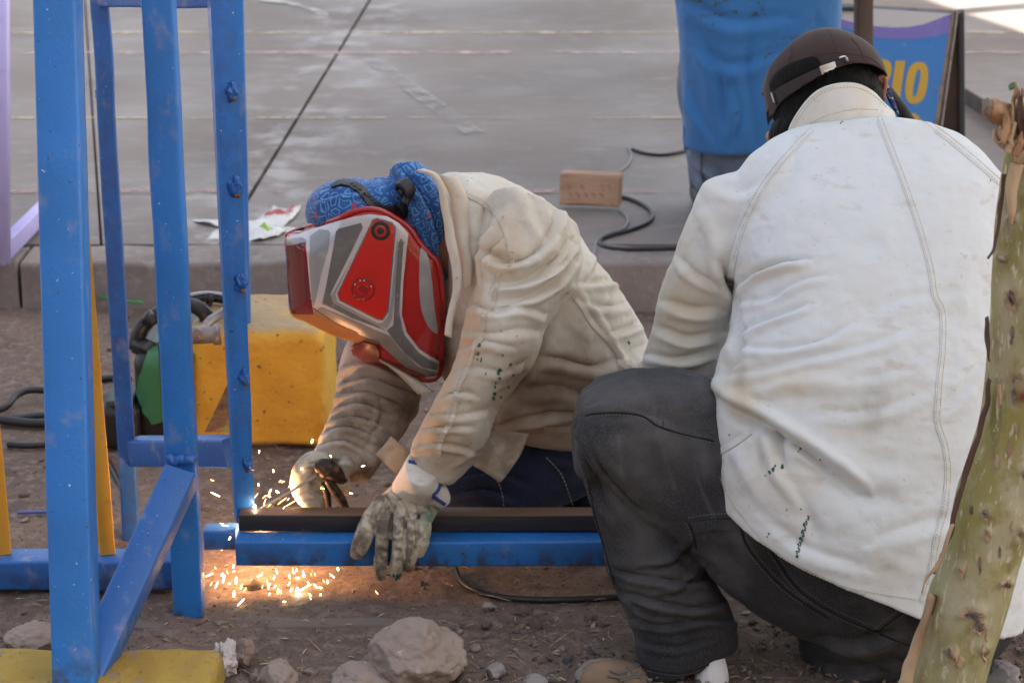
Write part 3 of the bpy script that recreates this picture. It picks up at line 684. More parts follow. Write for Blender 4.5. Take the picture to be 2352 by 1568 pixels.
for row, (y, h, n_) in enumerate(((424, 15, 7), (443, 13, 6), (466, 12, 8))):
    for i in range(n_):
        x = 1302+i*(108/n_)+row*2
        if rr.random() < .2: continue
        w_ = 108/n_*.55; mbp.add(*patch(bw, [(x, y+.03*i), (x+w_, y+1), (x+w_, y+h), (x+w_*.6, y+h), (x+w_*.6, y+h*.45), (x, y+h*.5)], .0003, .0004, 6, 5.2))
mbp.build("worn_print", redp, wb, False)
# ---------------------------------------------------------------- torn plastic wrapper
wp = empty("plastic_wrapper", G(620, 520, CZ), "crumpled white plastic wrapper with red and green print on the court", "litter")
def sheet(poly, amp, m, name, parent, seed, lift=.012, z=CZ):
    A = densify(np.asarray(poly, float), 5, True); mbx = len(A); c_ = A.mean(0); rings = 9; V = []
    for k in range(rings):
        t = k/(rings-1); q = c_+(A-c_)*t
        for p in q:
            g_ = G(p[0], p[1], z); nz = fbm(np.array([[g_[0], g_[1], 0.3]]), 16, 4, seed)[0]; g_[2] += lift+amp*nz*(1.0) - lift*.6*t; V.append(g_)
    V = np.array(V); n = len(V); V2 = V.copy(); V2[:, 2] -= .0012; Fc = []
    for k in range(rings-1):
        for j in range(mbx):
            j2 = (j+1) % mbx; f = (k*mbx+j, k*mbx+j2, (k+1)*mbx+j2, (k+1)*mbx+j); Fc += [f, tuple(i+n for i in f[::-1])]
    for j in range(mbx): j2 = (j+1) % mbx; e = (rings-1)*mbx; Fc.append((e+j, e+j2, e+j2+n, e+j+n))
    V = np.maximum(V, [-99, -99, z+.002]); return mesh(name, np.concatenate([V, V2]), Fc, m, parent)
plw = surf("white_plastic_film", (.62, .62, .60), .25, var=[(14, 4, .5, .7, (.42, .46, .42), .7)]); plr = surf("red_print", (.42, .07, .06), .3); plg = surf("green_print", (.28, .5, .06), .3)
sheet([(575, 520), (600, 498), (628, 484), (660, 488), (692, 482), (672, 508), (650, 522), (662, 528), (640, 545), (600, 556), (560, 554), (520, 548), (472, 552), (490, 538), (530, 534), (560, 532)], .022, plw, "film", wp, 3, .02)
sheet([(596, 512), (606, 497), (640, 494), (680, 484), (664, 506), (630, 512)], .022, plr, "red_print", wp, 3, .0235)
sheet([(590, 536), (606, 528), (628, 538), (616, 542)], .02, plg, "green_print", wp, 3, .028)
sheet([(438, 503), (460, 510), (505, 517), (560, 518), (600, 524), (700, 530), (660, 535), (560, 528), (500, 525), (455, 516)], .012, plw, "strip", wp, 5, .012)
# ---------------------------------------------------------------- lilac easel frame
lil = surf("lilac_paint", (.44, .40, .72), .5, bumps=[(60, 4, .2, .002)], var=[(20, 5, .55, .7, (.36, .33, .60), .7)])
eb = G(12, 606, .03)
ea = empty("lilac_frame", eb, "lilac painted metal display frame at the left edge of the court", "display frame")
f0 = P(8, 606, 4.72); f0[2] = max(f0[2], .0)
mesh("upright", *bar(P(2, 604, 4.70), P(-2, -300, 4.95), .042, .030), lil, ea)
mesh("base_bar", *bar(P(4, 580, 4.74), P(150, 432, 5.55), .030, .048), lil, ea)
mesh("base_bar", *bar(P(-180, 608, 4.80), P(4, 590, 4.72), .030, .036), lil, ea)
# ---------------------------------------------------------------- A-frame sign
SY = 5.75
sg = empty("sandwich_board_sign", G(2060, 400, CZ), "blue sandwich board sign with yellow capitals behind the squatting man", "sign")
tl, tr = P(1905, 8, SY+.16), P(2194, 26, SY+.16); 
def onboard(u_, v_):   # u_,v_: picture units on the board plane
    d = ray(u_, v_); n_ = unit(np.cross(tr-tl, bl-tl)); return CAM+d*(((tl-CAM)@n_)/(d@n_))
bl = P(1880, 430, SY); br0 = P(2140, 452, SY)
wood = surf("board_edge_wood", (.38, .28, .18), .8, var=[(30, 5, .5, .7, (.2, .14, .09), .8)], bumps=[(60, 5, .4, .003)])
fieldm = surf("blue_print", (.035, .22, .60), .45, var=[(22, 5, .58, .72, (.07, .27, .55), .8), (60, 4, .68, .73, (.6, .6, .6), .6)])
def board(poly, t0, t1, m, name, parent=sg, smooth=False):
    q = [onboard(*p) for p in poly]; n_ = unit(np.cross(tr-tl, bl-tl)); n_ = n_ if n_@(CAM-tl) > 0 else -n_; k = len(q)
    V = np.array([p+n_*t1 for p in q]+[p+n_*t0 for p in q]); A = sum((q[i][0]*q[(i+1) % k][2]-q[(i+1) % k][0]*q[i][2]) for i in range(k))
    vs_ = [Vector(p) for p in poly]; tri = geometry.tessellate_polygon([[Vector((p[0], p[1], 0)) for p in poly]])
    Fc = [tuple(t) for t in tri]+[tuple(i+k for i in t[::-1]) for t in tri]+[(i, (i+1) % k, (i+1) % k+k, i+k) for i in range(k)]
    o = mesh(name, V, Fc, m, parent, smooth); bm = bmesh.new(); bm.from_mesh(o.data); bmesh.ops.recalc_face_normals(bm, faces=bm.faces); bm.to_mesh(o.data); bm.free(); return o
board([(1905, 8), (2194, 26), (2150, 330), (2135, 455), (1880, 455)], -.014, 0, wood, "front_board")
wht = surf("dirty_white_print", (.62, .60, .57), .5, var=[(18, 5, .55, .7, (.45, .42, .38), .7), (70, 4, .7, .74, (.1, .1, .1), .6)])
vio = surf("violet_print", (.21, .175, .52), .45, var=[(30, 4, .6, .72, (.26, .23, .55), .7)])
yl = surf("yellow_print", (.66, .40, .03), .45, var=[(30, 4, .62, .7, (.55, .36, .08), .7)])
white_bot = [(1925, 44), (1960, 52), (2002, 60), (2040, 64), (2085, 63), (2120, 57), (2155, 44), (2184, 33)]
vio_bot = [(2180, 76), (2150, 84), (2105, 90), (2060, 91), (2010, 87), (1980, 78), (1950, 68), (1925, 62)]
board([(1912, 12), (2186, 30), (2140, 330), (2126, 450), (1888, 450)], 0, .0012, fieldm, "blue_field")
board([(1912, 14)]+[(2186, 32)]+white_bot[::-1][1:]+[(1915, 42)], .0012, .0020, wht, "white_band")
board([(1915, 42)]+white_bot+vio_bot, .0012, .0024, vio, "violet_band")
def letter(polys, nm):
    mb = MB()
    for po in polys:
        q = [onboard(*p) for p in po]; n_ = unit(np.cross(tr-tl, bl-tl)); n_ = n_ if n_@(CAM-tl) > 0 else -n_; k = len(q)
        tri = geometry.tessellate_polygon([[Vector((p[0], p[1], 0)) for p in po]])
        mb.add([p+n_*.0030 for p in q]+[p+n_*.001 for p in q], [tuple(t) for t in tri]+[tuple(i+k for i in t[::-1]) for t in tri]+[(i, (i+1) % k, (i+1) % k+k, i+k) for i in range(k)])
    V, Fc = mb.arr(); o = mesh(nm, V, Fc, yl, sg, False); bm = bmesh.new(); bm.from_mesh(o.data); bmesh.ops.recalc_face_normals(bm, faces=bm.faces); bm.to_mesh(o.data); bm.free()
def ringpoly(cx, cy, rx, ry, tx, ty, sl, e=3.0, a0=0, a1=360):
    out = []
    for a in np.linspace(math.radians(a0), math.radians(a1), 28):
        c_, s_ = math.cos(a), math.sin(a); out.append((np.sign(c_)*abs(c_)**(2/e), np.sign(s_)*abs(s_)**(2/e)))
    O = [(cx+rx*x-sl*y*ry, cy+ry*y) for x, y in out]; I_ = [(cx+tx*x-sl*y*ry, cy+ty*y) for x, y in out]
    return [[O[i], O[i+1], I_[i+1], I_[i]] for i in range(len(O)-1)]
sl = .12
letter([[(2057, 140), (2079, 141), (2066, 230), (2044, 229)]], "letter_i")
letter(ringpoly(2105, 191, 25, 48, 6, 31, sl, 2.6), "letter_o")
letter(ringpoly(2021, 165, 26, 28, 7, 14, sl, 2.6)+[[(1995, 138), (2014, 139), (2002, 229), (1983, 228)]]+[[(2020, 178), (2040, 182), (2034, 230), (2016, 230)]], "letter_r")
letter(ringpoly(2089, 307, 24, 46, 6, 31, sl, 2.6), "letter_o")
letter(ringpoly(2030, 307, 24, 46, 6, 31, sl, 2.6), "letter_c")
mesh("edge_strip", *bar(P(2198, 27, SY+.16), P(2156, 330, SY+.045), .006, .02), stl, sg, False)
drk = surf("dark_board_back", (.07, .055, .045), .7, var=[(20, 4, .4, .7, (.11, .07, .045), .7)])
q = [P(2200, 26, SY+.17), P(2214, 26, SY+.20), P(2224, 470, SY+.40), P(2140, 452, SY+.05)]
bq = [P(1915, 10, SY+.18), P(2212, 28, SY+.19), P(2216, 452, SY+.36), P(1915, 440, SY+.36)]
V = np.array(bq+[p+np.array((0, .02, 0)) for p in bq]); Fc = [(0, 1, 2, 3), (7, 6, 5, 4)]+[(i, i+4, (i+1) % 4+4, (i+1) % 4) for i in range(4)]
mesh("back_board", V, Fc, drk, sg, False)
mesh("back_leg", *bar(P(2207, 26, SY+.19), P(2210, 456, SY+.36), .018, .022), surf("leg_steel", (.10, .10, .11), .5, .3), sg, False)
mesh("top_rail", *bar(P(1890, 20, SY+.14), P(1985, 22, SY+.14), .012, .012, (0, 0, 1)), surf("dark_green_strip", (.02, .05, .03), .6), sg, False)
for x, y in ((2183, 41), (2153, 208)): mesh("screw", *blob(onboard(x, y), (.006, .004, .006), 2, 0), stl, sg)
# ---------------------------------------------------------------- rusty square post in front of the sign
rp0 = G(1984, 470, CZ); rpY = rp0[1]
o = steel_bar("rusty_post", rp0, P(1982, -700, rpY), .042, .042, surf("rusty_steel", (.085, .055, .042), .6, .2, var=[(8, 6, .4, .7, (.15, .10, .075), .9, (1, 1, .3)), (30, 5, .55, .7, (.16, .07, .03), .8)], bumps=[(60, 5, .4, .002)]), None, (1, .15, 0), .003, 10, .0005, 3)
tag(o, "rusty brown square post standing in front of the sign", "post")
a, b_ = G(2190, 214, CZ+.02), G(2420, 362, CZ+.02)
al = surf("brown_angle", (.085, .065, .055), .6, .2, var=[(12, 5, .45, .7, (.16, .12, .10), .8)])
o = mesh("angle_bar", *sweep([(-.03, -.02), (.03, -.02), (.03, -.014), (-.022, -.014), (-.022, .03), (-.03, .03)], a, b_, (0, 0, 1), 4), al, None, False, origin=a)
bm = bmesh.new(); bm.from_mesh(o.data); bmesh.ops.recalc_face_normals(bm, faces=bm.faces); bm.to_mesh(o.data); bm.free()
tag(o, "long brown steel angle bar lying on the court right of the sign", "steel bar")
# ---------------------------------------------------------------- people: shared helpers and cloth
def thin(st, k):
    out = []
    for s in st:
        cx, cy = (s[0]+s[2])/2, (s[1]+s[3])/2
        out.append((cx+(s[0]-cx)*k, cy+(s[1]-cy)*k, cx+(s[2]-cx)*k, cy+(s[3]-cy)*k, s[4], s[5]*k, *s[6:]))
    return out
def ball(px, py, rx, ry, Y, d, sub=4, rot=0):
    """ellipsoid, radii rx, ry in picture units, depth radius d in metres"""
    c = P(px, py, Y); k = upm(c); V, Fc = ico(sub); a = math.radians(rot); u = RT*math.cos(a)+UPV*math.sin(a); w = -RT*math.sin(a)+UPV*math.cos(a)
    return c + V[:, :1]*u*(rx/k)+V[:, 1:2]*w*(ry/k)+V[:, 2:3]*FW*d, Fc
def wrinkle(V, Q, amp, f, stretch=(1, 1, 1), seed=0.0, o=4):
    n = normals(V, Q); r = fbm(V*np.asarray(stretch), f, o, seed); r = 1-np.abs(r)*3.0       # creased noise
    return V+n*(amp*r)[:, None]
def limb(pts, rad, ns=14):
    """tapered limb through 3-D points with rounded ends"""
    A = cr(np.concatenate([np.asarray(pts, float), np.asarray(rad, float)[:, None]], 1), 5)
    return tube(A[:, :3], list(A[:, 3]), ns)
def band(Lp, Rp, Y, th, n=6, bulge=0.0):
    """strip of cloth with real thickness between two outline curves; Y may be a (start, end) pair"""
    A, B = cr(Lp, n), cr(Rp, n); k = len(A); Ys = np.linspace(Y[0], Y[1], k) if isinstance(Y, tuple) else [Y]*k; V = []
    ns = 8
    for i in range(k):
        a, b_ = P(A[i][0], A[i][1], Ys[i]), P(B[i][0], B[i][1], Ys[i]); c_, h = (a+b_)/2, (b_-a)/2
        n_ = unit(CAM-c_)
        for t in np.linspace(0, 2*math.pi, ns*2, endpoint=False):
            x = math.copysign(abs(math.cos(t))**.6, math.cos(t)); y = math.copysign(abs(math.sin(t))**.6, math.sin(t))
            V.append(c_+h*x+n_*(th/2*y+bulge*(1-x*x)))
    return np.array(V), ring_faces(k, ns*2)
def leather(name, base=(.70, .69, .655), warm=(.56, .44, .30), tint=.5):
    n = N(name)
    c = n.mix(n.math('MULTIPLY', n.ramp(n.noise(5.5, 6), .42, .72), tint), base, (.60, .54, .43))
    c = n.mix(n.math('MULTIPLY', n.ramp(n.noise(30, 7), .52, .76), .5*tint), c, (.52, .46, .37))
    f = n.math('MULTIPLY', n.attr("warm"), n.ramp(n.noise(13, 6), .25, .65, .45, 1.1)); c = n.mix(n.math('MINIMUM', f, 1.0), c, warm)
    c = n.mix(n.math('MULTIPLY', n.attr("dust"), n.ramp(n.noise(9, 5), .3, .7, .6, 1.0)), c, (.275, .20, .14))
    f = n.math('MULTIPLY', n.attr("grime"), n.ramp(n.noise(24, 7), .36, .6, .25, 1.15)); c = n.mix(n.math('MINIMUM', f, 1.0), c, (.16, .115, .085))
    c = n.mix(n.ramp(n.noise(70, 5), .665, .71, 0, min(.55, tint)), c, (.24, .19, .14)); c = n.mix(n.ramp(n.noise(170, 4), .68, .72, 0, min(.5, tint*.8)), c, (.14, .11, .09)); c = n.mix(n.ramp(n.noise(16, 8, (1, 1, 2.5)), .60, .70, 0, .35), c, (.50, .42, .32))
    b = n.bump(n.noise(55, 7), .30, .003); b = n.bump(n.noise(260, 5), .40, .0009, b)
    n.set(**{"Base Color": c, "Roughness": .72, "Normal": b, "Sheen Weight": .05, "Specular IOR Level": .3}); return n.m
def denim(name, base, worn):
    n = N(name)
    c = n.mix(n.math('MULTIPLY', n.ramp(n.noise(7, 6), .42, .7), .55), base, worn)
    c = n.mix(n.math('MULTIPLY', n.ramp(n.noise(420, 2), .45, .65), .25), c, worn)
    c = n.mix(n.math('MINIMUM', n.attr("warm"), 1.0), c, worn)
    b = n.bump(n.noise(500, 3), .3, .0008); b = n.bump(n.noise(30, 5), .25, .003, b)
    n.set(**{"Base Color": c, "Roughness": .92, "Normal": b, "Sheen Weight": .04, "Specular IOR Level": .2}); return n.m
skin = N("skin"); c = skin.mix(skin.ramp(skin.noise(40, 5), .4, .7), (.34, .165, .105), (.28, .12, .075)); skin.set(**{"Base Color": c, "Roughness": .5, "Subsurface Weight": .1, "Normal": skin.bump(skin.noise(200, 4), .2, .001)}); SKIN = skin.m
hairm = surf("black_hair", (.005, .005, .005), .75, bumps=[(180, 4, .8, .003, (1, 1, .25))], spec=.2)
threadm = surf("cream_thread", (.50, .43, .33), .8)
seamm = leather("seam_leather", (.67, .65, .58), tint=.8)
greenp = surf("dark_green_paint", (.02, .10, .065), .5)
def rub(o, **kw):
    """even wear on a trim piece"""
    for k, v in kw.items(): a = o.data.attributes.new(k, 'FLOAT', 'POINT'); a.data.foreach_set("value", np.full(len(o.data.vertices), v, np.float32))
    return o
def spots(b, lst, m, name, parent, seed=1, Y=3.3):
    r = random.Random(seed); mb = MB()
    for x, y, s in lst:
        k = 9; po = [(x+s*r.uniform(.45, 1.2)*math.cos(a)*r.uniform(.5, 1.1), y+s*r.uniform(.5, 1.5)*math.sin(a)) for a in np.linspace(0, 6.283, k, endpoint=False)]
        try: mb.add(*patch(b, po, .0002, .0004, max(2.0, s*.6), Y))
        except Exception: pass
    return mb.build(name, m, parent, False)
# ---------------------------------------------------------------- man crouching in the white leather jacket, seen from behind
sq = empty("person", (.46, 2.95, 0), "crouching man in white leather jacket, black jeans and brown cap, back turned", "person")
torso = [(1640, 1122, 2342, 1398, 2.97, .215, 0), (1634, 1000, 2346, 1285, 2.98, .205, 5), (1640, 890, 2342, 1130, 3.00, .19, 12), (1668, 800, 2335, 950, 3.03, .185, 16),
         (1688, 715, 2328, 800, 3.07, .175, 20), (1688, 640, 2322, 660, 3.11, .165, 24), (1672, 560, 2316, 545, 3.15, .155, 28), (1668, 480, 2312, 458, 3.19, .14, 34),
         (1690, 408, 2282, 410, 3.22, .12, 40), (1735, 366, 2220, 354, 3.25, .10, 46), (1796, 338, 2120, 316, 3.275, .06, 52), (1836, 320, 2056, 286, 3.29, .035, 55)]
arm = [(1712, 388, 1850, 480, 3.22, .06), (1620, 425, 1790, 540, 3.20, .085), (1580, 515, 1730, 610, 3.20, .088), (1548, 595, 1690, 670, 3.21, .088), (1520, 672, 1682, 735, 3.22, .088),
       (1496, 770, 1672, 815, 3.23, .088), (1476, 838, 1645, 880, 3.24, .085), (1482, 868, 1610, 890, 3.27, .07)]
fore = [(1490, 840, 1640, 880, 3.26, .07), (1430, 880, 1560, 930, 3.42, .055), (1390, 930, 1490, 980, 3.52, .05)]
arm_r = [(2150, 352, 2285, 440, 3.22, .07), (2210, 430, 2325, 520, 3.23, .08), (2235, 600, 2345, 620, 3.27, .08), (2230, 780, 2340, 790, 3.32, .08), (2180, 850, 2290, 880, 3.46, .065), (2110, 880, 2200, 930, 3.60, .055), (2050, 900, 2120, 960, 3.70, .048)]
V, Q = fuse([loft(torso, 56, 5, 2.3), loft(arm, 40, 5), loft(fore, 28, 4), loft(arm_r, 32, 4)], .0034, 12)
S = [  # arm / body crease and folds
    ([(1655, 600), (1668, 640), (1682, 672), (1688, 730), (1692, 780), (1686, 830)], 9, -22), ([(1645, 560), (1650, 620), (1664, 680), (1672, 740)], 14, 9), ([(1690, 668), (1740, 630), (1800, 608), (1850, 601)], 13, 7, 'fold'), ([(1636, 590), (1655, 640), (1672, 690)], 13, 6),
    ([(1692, 700), (1760, 690), (1840, 650), (1900, 640)], 12, 3, 'fold'), ([(1692, 770), (1770, 735), (1860, 705)], 13, 4.5, 'fold'), ([(1690, 800), (1780, 805), (1880, 790), (1960, 750)], 14, 3.5, 'fold'),
    ([(1650, 870), (1730, 860), (1850, 830), (1990, 800), (2100, 760)], 17, 3, 'fold'), ([(1660, 935), (1760, 900), (1860, 880), (1960, 885)], 20, 6),
    ([(1985, 1125), (1930, 1082), (1860, 1030), (1800, 990), (1738, 952), (1690, 930), (1645, 900)], 19, 10, 'fold'), ([(1668, 945), (1710, 968), (1760, 990), (1800, 1015), (1830, 1040)], 11, -9),
    ([(1753, 985), (1770, 1042), (1785, 1090), (1820, 1140), (1850, 1180)], 13, 9), ([(1776, 985), (1790, 1030), (1800, 1075)], 9, -11), ([(1730, 985), (1745, 1040), (1760, 1090)], 9, -8), ([(1800, 1010), (1830, 1040), (1880, 1075)], 12, 7),
    ([(1845, 1040), (1900, 1100), (1960, 1140), (2060, 1150)], 24, -7), ([(1800, 1110), (1840, 1160), (1870, 1210), (1880, 1250)], 16, -6), ([(1690, 1030), (1720, 1090), (1750, 1150)], 18, 5), ([(1650, 1040), (1700, 1010), (1730, 990)], 10, -4),
    ([(1880, 1010), (1980, 1080), (2080, 1110)], 26, 4), ([(1960, 880), (2060, 860), (2150, 800)], 20, 2, 'fold'), ([(1900, 960), (2020, 950), (2140, 900)], 22, 2, 'fold'), ([(2010, 720), (2100, 690), (2200, 680)], 22, 1.6, 'fold'),
    ([(2150, 960), (2220, 900), (2280, 800)], 22, 2, 'fold'), ([(2165, 1150), (2230, 1080), (2290, 980)], 22, 2.4, 'fold'), ([(2010, 1250), (2100, 1220), (2200, 1200)], 28, 3, 'fold'), ([(1760, 1200), (1850, 1270), (1980, 1310)], 22, 3, 'fold'),
    # sleeve
    ([(1560, 600), (1600, 640), (1650, 660)], 15, 4, 'fold'), ([(1530, 700), (1590, 720), (1650, 715)], 18, 5, 'fold'), ([(1510, 760), (1580, 785), (1660, 770)], 16, 5, 'fold'), ([(1490, 820), (1560, 830), (1640, 810)], 13, 7, 'fold'),
    ([(1484, 850), (1540, 845), (1600, 862)], 10, -6), ([(1600, 480), (1640, 540), (1660, 590)], 18, 4), ([(1820, 340), (1800, 400), (1740, 470)], 26, 3, 'fold'), ([(1640, 430), (1700, 450), (1750, 430)], 22, 3, 'fold'),
    ([(1655, 880), (1665, 845), (1690, 815), (1700, 760)], 10, -9), ([(1640, 850), (1650, 820), (1680, 790)], 9, 6)]
V = sculpt(V, Q, S); V = wrinkle(V, Q, .0026, 8, (1, 1, 1.6), 3); V = V+normals(V, Q)*(.0007*(1-3*np.abs(fbm(V+.03*np.stack([vnoise(V, 6, k*9) for k in range(3)], -1), 17, 3, 31))))[:, None]; V = relax(V, Q, 1, .3)
n_ = normals(V, Q); V = V+n_*(.0012*fbm(V, 26, 3, 8))[:, None]
warm = stain(V, Q, [(1560, 700, 110, 260, .9), (1640, 440, 60, 60, .25), (1850, 205, 60, 40, .5), (1720, 1180, 120, 120, .3), (1800, 880, 140, 50, .6), (1760, 620, 90, 24, .5), (1700, 900, 60, 80, .8), (1780, 1100, 90, 120, .5), (1980, 980, 90, 60, .25), (2040, 1320, 60, 40, .4), (1550, 860, 90, 30, .7)], [([(1640, 890), (1690, 930), (1740, 950)], 14, .7)])
grime = stain(V, Q, [(2010, 930, 36, 70, .28), (1740, 965, 16, 12, .6), (2040, 1300, 20, 10, .4), (1700, 880, 14, 40, .3), (2140, 1310, 20, 20, .2)])
wjm = leather("white_leather", (.69, .725, .745), warm=(.62, .54, .39), tint=.22)
jk = mesh("jacket", V, Q, wjm, sq, attrs={"warm": warm, "grime": grime, "dust": stain(V, Q, [(1560, 700, 110, 260, .16), (1700, 900, 60, 90, .2)])}); BJ = bvh_of(V, Q)
# hem fold edge
raglan = [(1858, 292), (1820, 330), (1782, 373), (1732, 443), (1692, 529), (1672, 605), (1667, 660)]
back = [(2007, 259), (2029, 317), (2070, 423), (2105, 524), (2130, 615), (2140, 680), (2157, 716), (2159, 786), (2150, 881), (2146, 967), (2163, 1022), (2170, 1082), (2163, 1163), (2145, 1233), (2130, 1323), (2112, 1378)]
rsh = [(2108, 274), (2176, 323), (2236, 373), (2297, 426)]
lines = [raglan, shift(raglan, -10), back, rsh, [(1645, 1040), (1690, 1015), (1722, 992)], [(1640, 885), (1655, 925), (1690, 950)], [(1655, 870), (1672, 850), (1705, 840), (1712, 815)]]
lo_ = lap(BJ, [shift(raglan, -10), shift(back, -7), shift(rsh, -5), lines[4]], 15).build("seam_strip", wjm, jk); lo_["kind"] = "stuff"; rub(lo_, warm=.10, dust=.0, grime=0)
stitches(BJ, [shift(raglan, -5), shift(raglan, -14), shift(back, -3), shift(back, -12), shift(rsh, -1), shift(rsh, -9), [(1650, 1048), (1695, 1022), (1726, 998)], [(1650, 1080), (1670, 1130), (1700, 1178), (1768, 1256), (1842, 1304), (1940, 1345), (2040, 1366), (2105, 1376)]], .0006, off=.0020).build("stitching", threadm, jk, False)["kind"] = "stuff"
spots(BJ, [(1797, 1072, 6), (1775, 1078, 5), (1768, 1084, 4), (1780, 1070, 3), (1758, 1092, 2.5), *[(1856-t*1.15+(2 if t%3 else -1), 1184+t*4.1, 1.6+1.8*abs(math.sin(t*1.3))) for t in range(24)], (1846, 1204, 4.5), (1842, 1220, 5), (1838, 1236, 5), (1834, 1250, 4), (1830, 1266, 3), (1840, 1168, 2.5), (1828, 1276, 2), (1838, 1030, 3), (1834, 1036, 2), (1766, 1225, 2.5), (1762, 1232, 2), (1675, 998, 2), (1807, 1170, 2), (1884, 1055, 2.5), (1935, 280, 2), (1931, 283, 2), (2275, 415, 2)], greenp, "paint_speck", jk, 3, 3.0)["kind"] = "stuff"
# collar
ctop = [(1806, 316), (1815, 289), (1833, 257), (1859, 224), (1885, 204), (1921, 192), (1956, 190), (1982, 196), (2009, 212), (2028, 232), (2054, 257)]
cbot = [(1806, 340), (1826, 332), (1846, 318), (1868, 306), (1895, 296), (1921, 290), (1948, 286), (1973, 284), (2000, 284), (2030, 286), (2064, 290)]
def col_solid():
    A, B = cr(ctop, 5), cr(cbot, 5); k = len(A); V = []; ns = 7
    for i in range(k):
        t = i/(k-1)*2-1; Yb = 3.268-.066*(1-t*t); front = []
        for j in range(ns):
            s = j/(ns-1); p = A[i]*s+B[i]*(1-s); front.append(P(p[0], p[1], Yb+.012*s-.006*math.sin(math.pi*s)))
        V += front+[p_+np.array((0, .006, -.001)) for p_ in front[::-1]]
    return np.array(V), ring_faces(k, 2*ns)
Vc, Fc = col_solid(); o = mesh("collar", Vc, Fc, wjm, sq, attrs={"warm": np.full(len(Vc), .38)+.3*fbm(Vc, 30, 2), "grime": np.zeros(len(Vc))}); BC = bvh_of(Vc, Fc) if False else BVHTree.FromPolygons([tuple(v) for v in Vc], Fc)
sharp(o, 60)
stitches(BC, [[(1812, 314), (1838, 268), (1864, 234), (1890, 214), (1922, 203), (1956, 200), (1984, 207), (2012, 224), (2040, 250)], [(1818, 320), (1850, 292), (1880, 274), (1922, 259), (1972, 251), (2020, 253)], [(1811, 308), (1834, 262), (1861, 229), (1887, 209), (1921, 197)]], .0007).build("stitching", threadm, o, False)["kind"] = "stuff"
# ---- jeans
thigh = [(1320, 1000, 1342, 908, 3.02, .055), (1326, 1075, 1400, 872, 3.02, .085), (1400, 1120, 1500, 860, 3.02, .095), (1520, 1200, 1600, 870, 3.02, .105), (1620, 1290, 1720, 940, 3.01, .12), (1740, 1385, 1860, 1020, 3.00, .135), (1880, 1450, 2000, 1090, 2.99, .15), (2010, 1500, 2120, 1150, 3.0, .15)]
shin = [(1326, 950, 1520, 930, 3.02, .07), (1320, 1010, 1565, 1080, 3.02, .085), (1338, 1085, 1590, 1180, 3.02, .085), (1364, 1180, 1598, 1250, 3.02, .08), (1384, 1250, 1620, 1300, 3.01, .078), (1404, 1320, 1650, 1355, 3.0, .075), (1434, 1390, 1682, 1420, 2.99, .075), (1456, 1450, 1690, 1465, 2.98, .075), (1464, 1500, 1686, 1486, 2.97, .072), (1478, 1552, 1640, 1512, 2.965, .066)]
seat = [(1690, 1330, 1850, 1050, 3.02, .14), (1850, 1420, 2050, 1050, 3.0, .18), (2000, 1480, 2230, 1150, 3.0, .18), (2150, 1500, 2340, 1260, 3.02, .14)]
kneel = [(1950, 1330, 2300, 1330, 3.05, .13), (1850, 1420, 2180, 1430, 3.02, .11), (1836, 1480, 2120, 1490, 3.0, .09), (1870, 1560, 2100, 1560, 2.99, .075), (1920, 1620, 2090, 1620, 2.98, .06)]
V, Q = fuse([loft(thigh, 40, 5, 2.5), loft(shin, 40, 5, 2.3), loft(seat, 40, 5), loft(kneel, 32, 4)], .0045, 8)
S = [([(1330, 1060), (1400, 1120), (1460, 1180), (1530, 1240), (1590, 1300)], 16, -10), ([(1345, 945), (1400, 960), (1470, 950), (1560, 975), (1640, 1000)], 12, -3), ([(1330, 990), (1380, 1050), (1440, 1100)], 14, 6),
     ([(1345, 1010), (1420, 1040), (1500, 1120), (1580, 1220)], 24, 5), ([(1400, 1300), (1480, 1330), (1580, 1340), (1650, 1330)], 9, 7, 'fold'), ([(1420, 1360), (1520, 1390), (1600, 1400), (1680, 1380)], 10, 8, 'fold'), ([(1450, 1425), (1530, 1440), (1620, 1425), (1688, 1430)], 10, 9, 'fold'),
     ([(1460, 1470), (1540, 1490), (1640, 1470)], 8, 8, 'fold'), ([(1345, 1000), (1380, 1075), (1440, 1150), (1500, 1200)], 8, 7, 'fold'), ([(1335, 1040), (1370, 1130), (1400, 1180)], 8, 6, 'fold'), ([(1590, 1240), (1540, 1290), (1470, 1300)], 9, 9, 'fold'), ([(1620, 1300), (1560, 1350), (1500, 1370)], 8, 8, 'fold'), ([(1450, 1380), (1500, 1420), (1580, 1420)], 7, 8, 'fold'), ([(1345, 930), (1330, 970), (1335, 1010)], 8, 5), ([(1540, 1400), (1560, 1450), (1600, 1480)], 12, -6), ([(1370, 1150), (1420, 1230), (1440, 1300)], 18, 5), ([(1580, 1280), (1640, 1330), (1700, 1390)], 20, -9), ([(1500, 930), (1520, 1010), (1560, 1100)], 24, 4),
     ([(1700, 1200), (1760, 1290), (1880, 1380)], 30, 4, 'fold'), ([(1360, 1250), (1400, 1290), (1470, 1290)], 14, 5), ([(1620, 1000), (1640, 1090), (1690, 1180)], 22, 4, 'fold'), ([(1860, 1470), (1960, 1480), (2060, 1460)], 18, 7, 'fold'), ([(1870, 1530), (1960, 1545), (2060, 1520)], 16, 7, 'fold')]
V = sculpt(V, Q, S); V = wrinkle(V, Q, .0034, 10, (1, 1, 1), 13); V = V+normals(V, Q)*(.0022*(1-3*np.abs(fbm(V+.03*np.stack([vnoise(V, 6, k*9) for k in range(3)], -1), 18, 3, 61))))[:, None]; V = relax(V, Q, 2, .4)
jm = denim("black_denim", (.030, .030, .034), (.135, .132, .135))
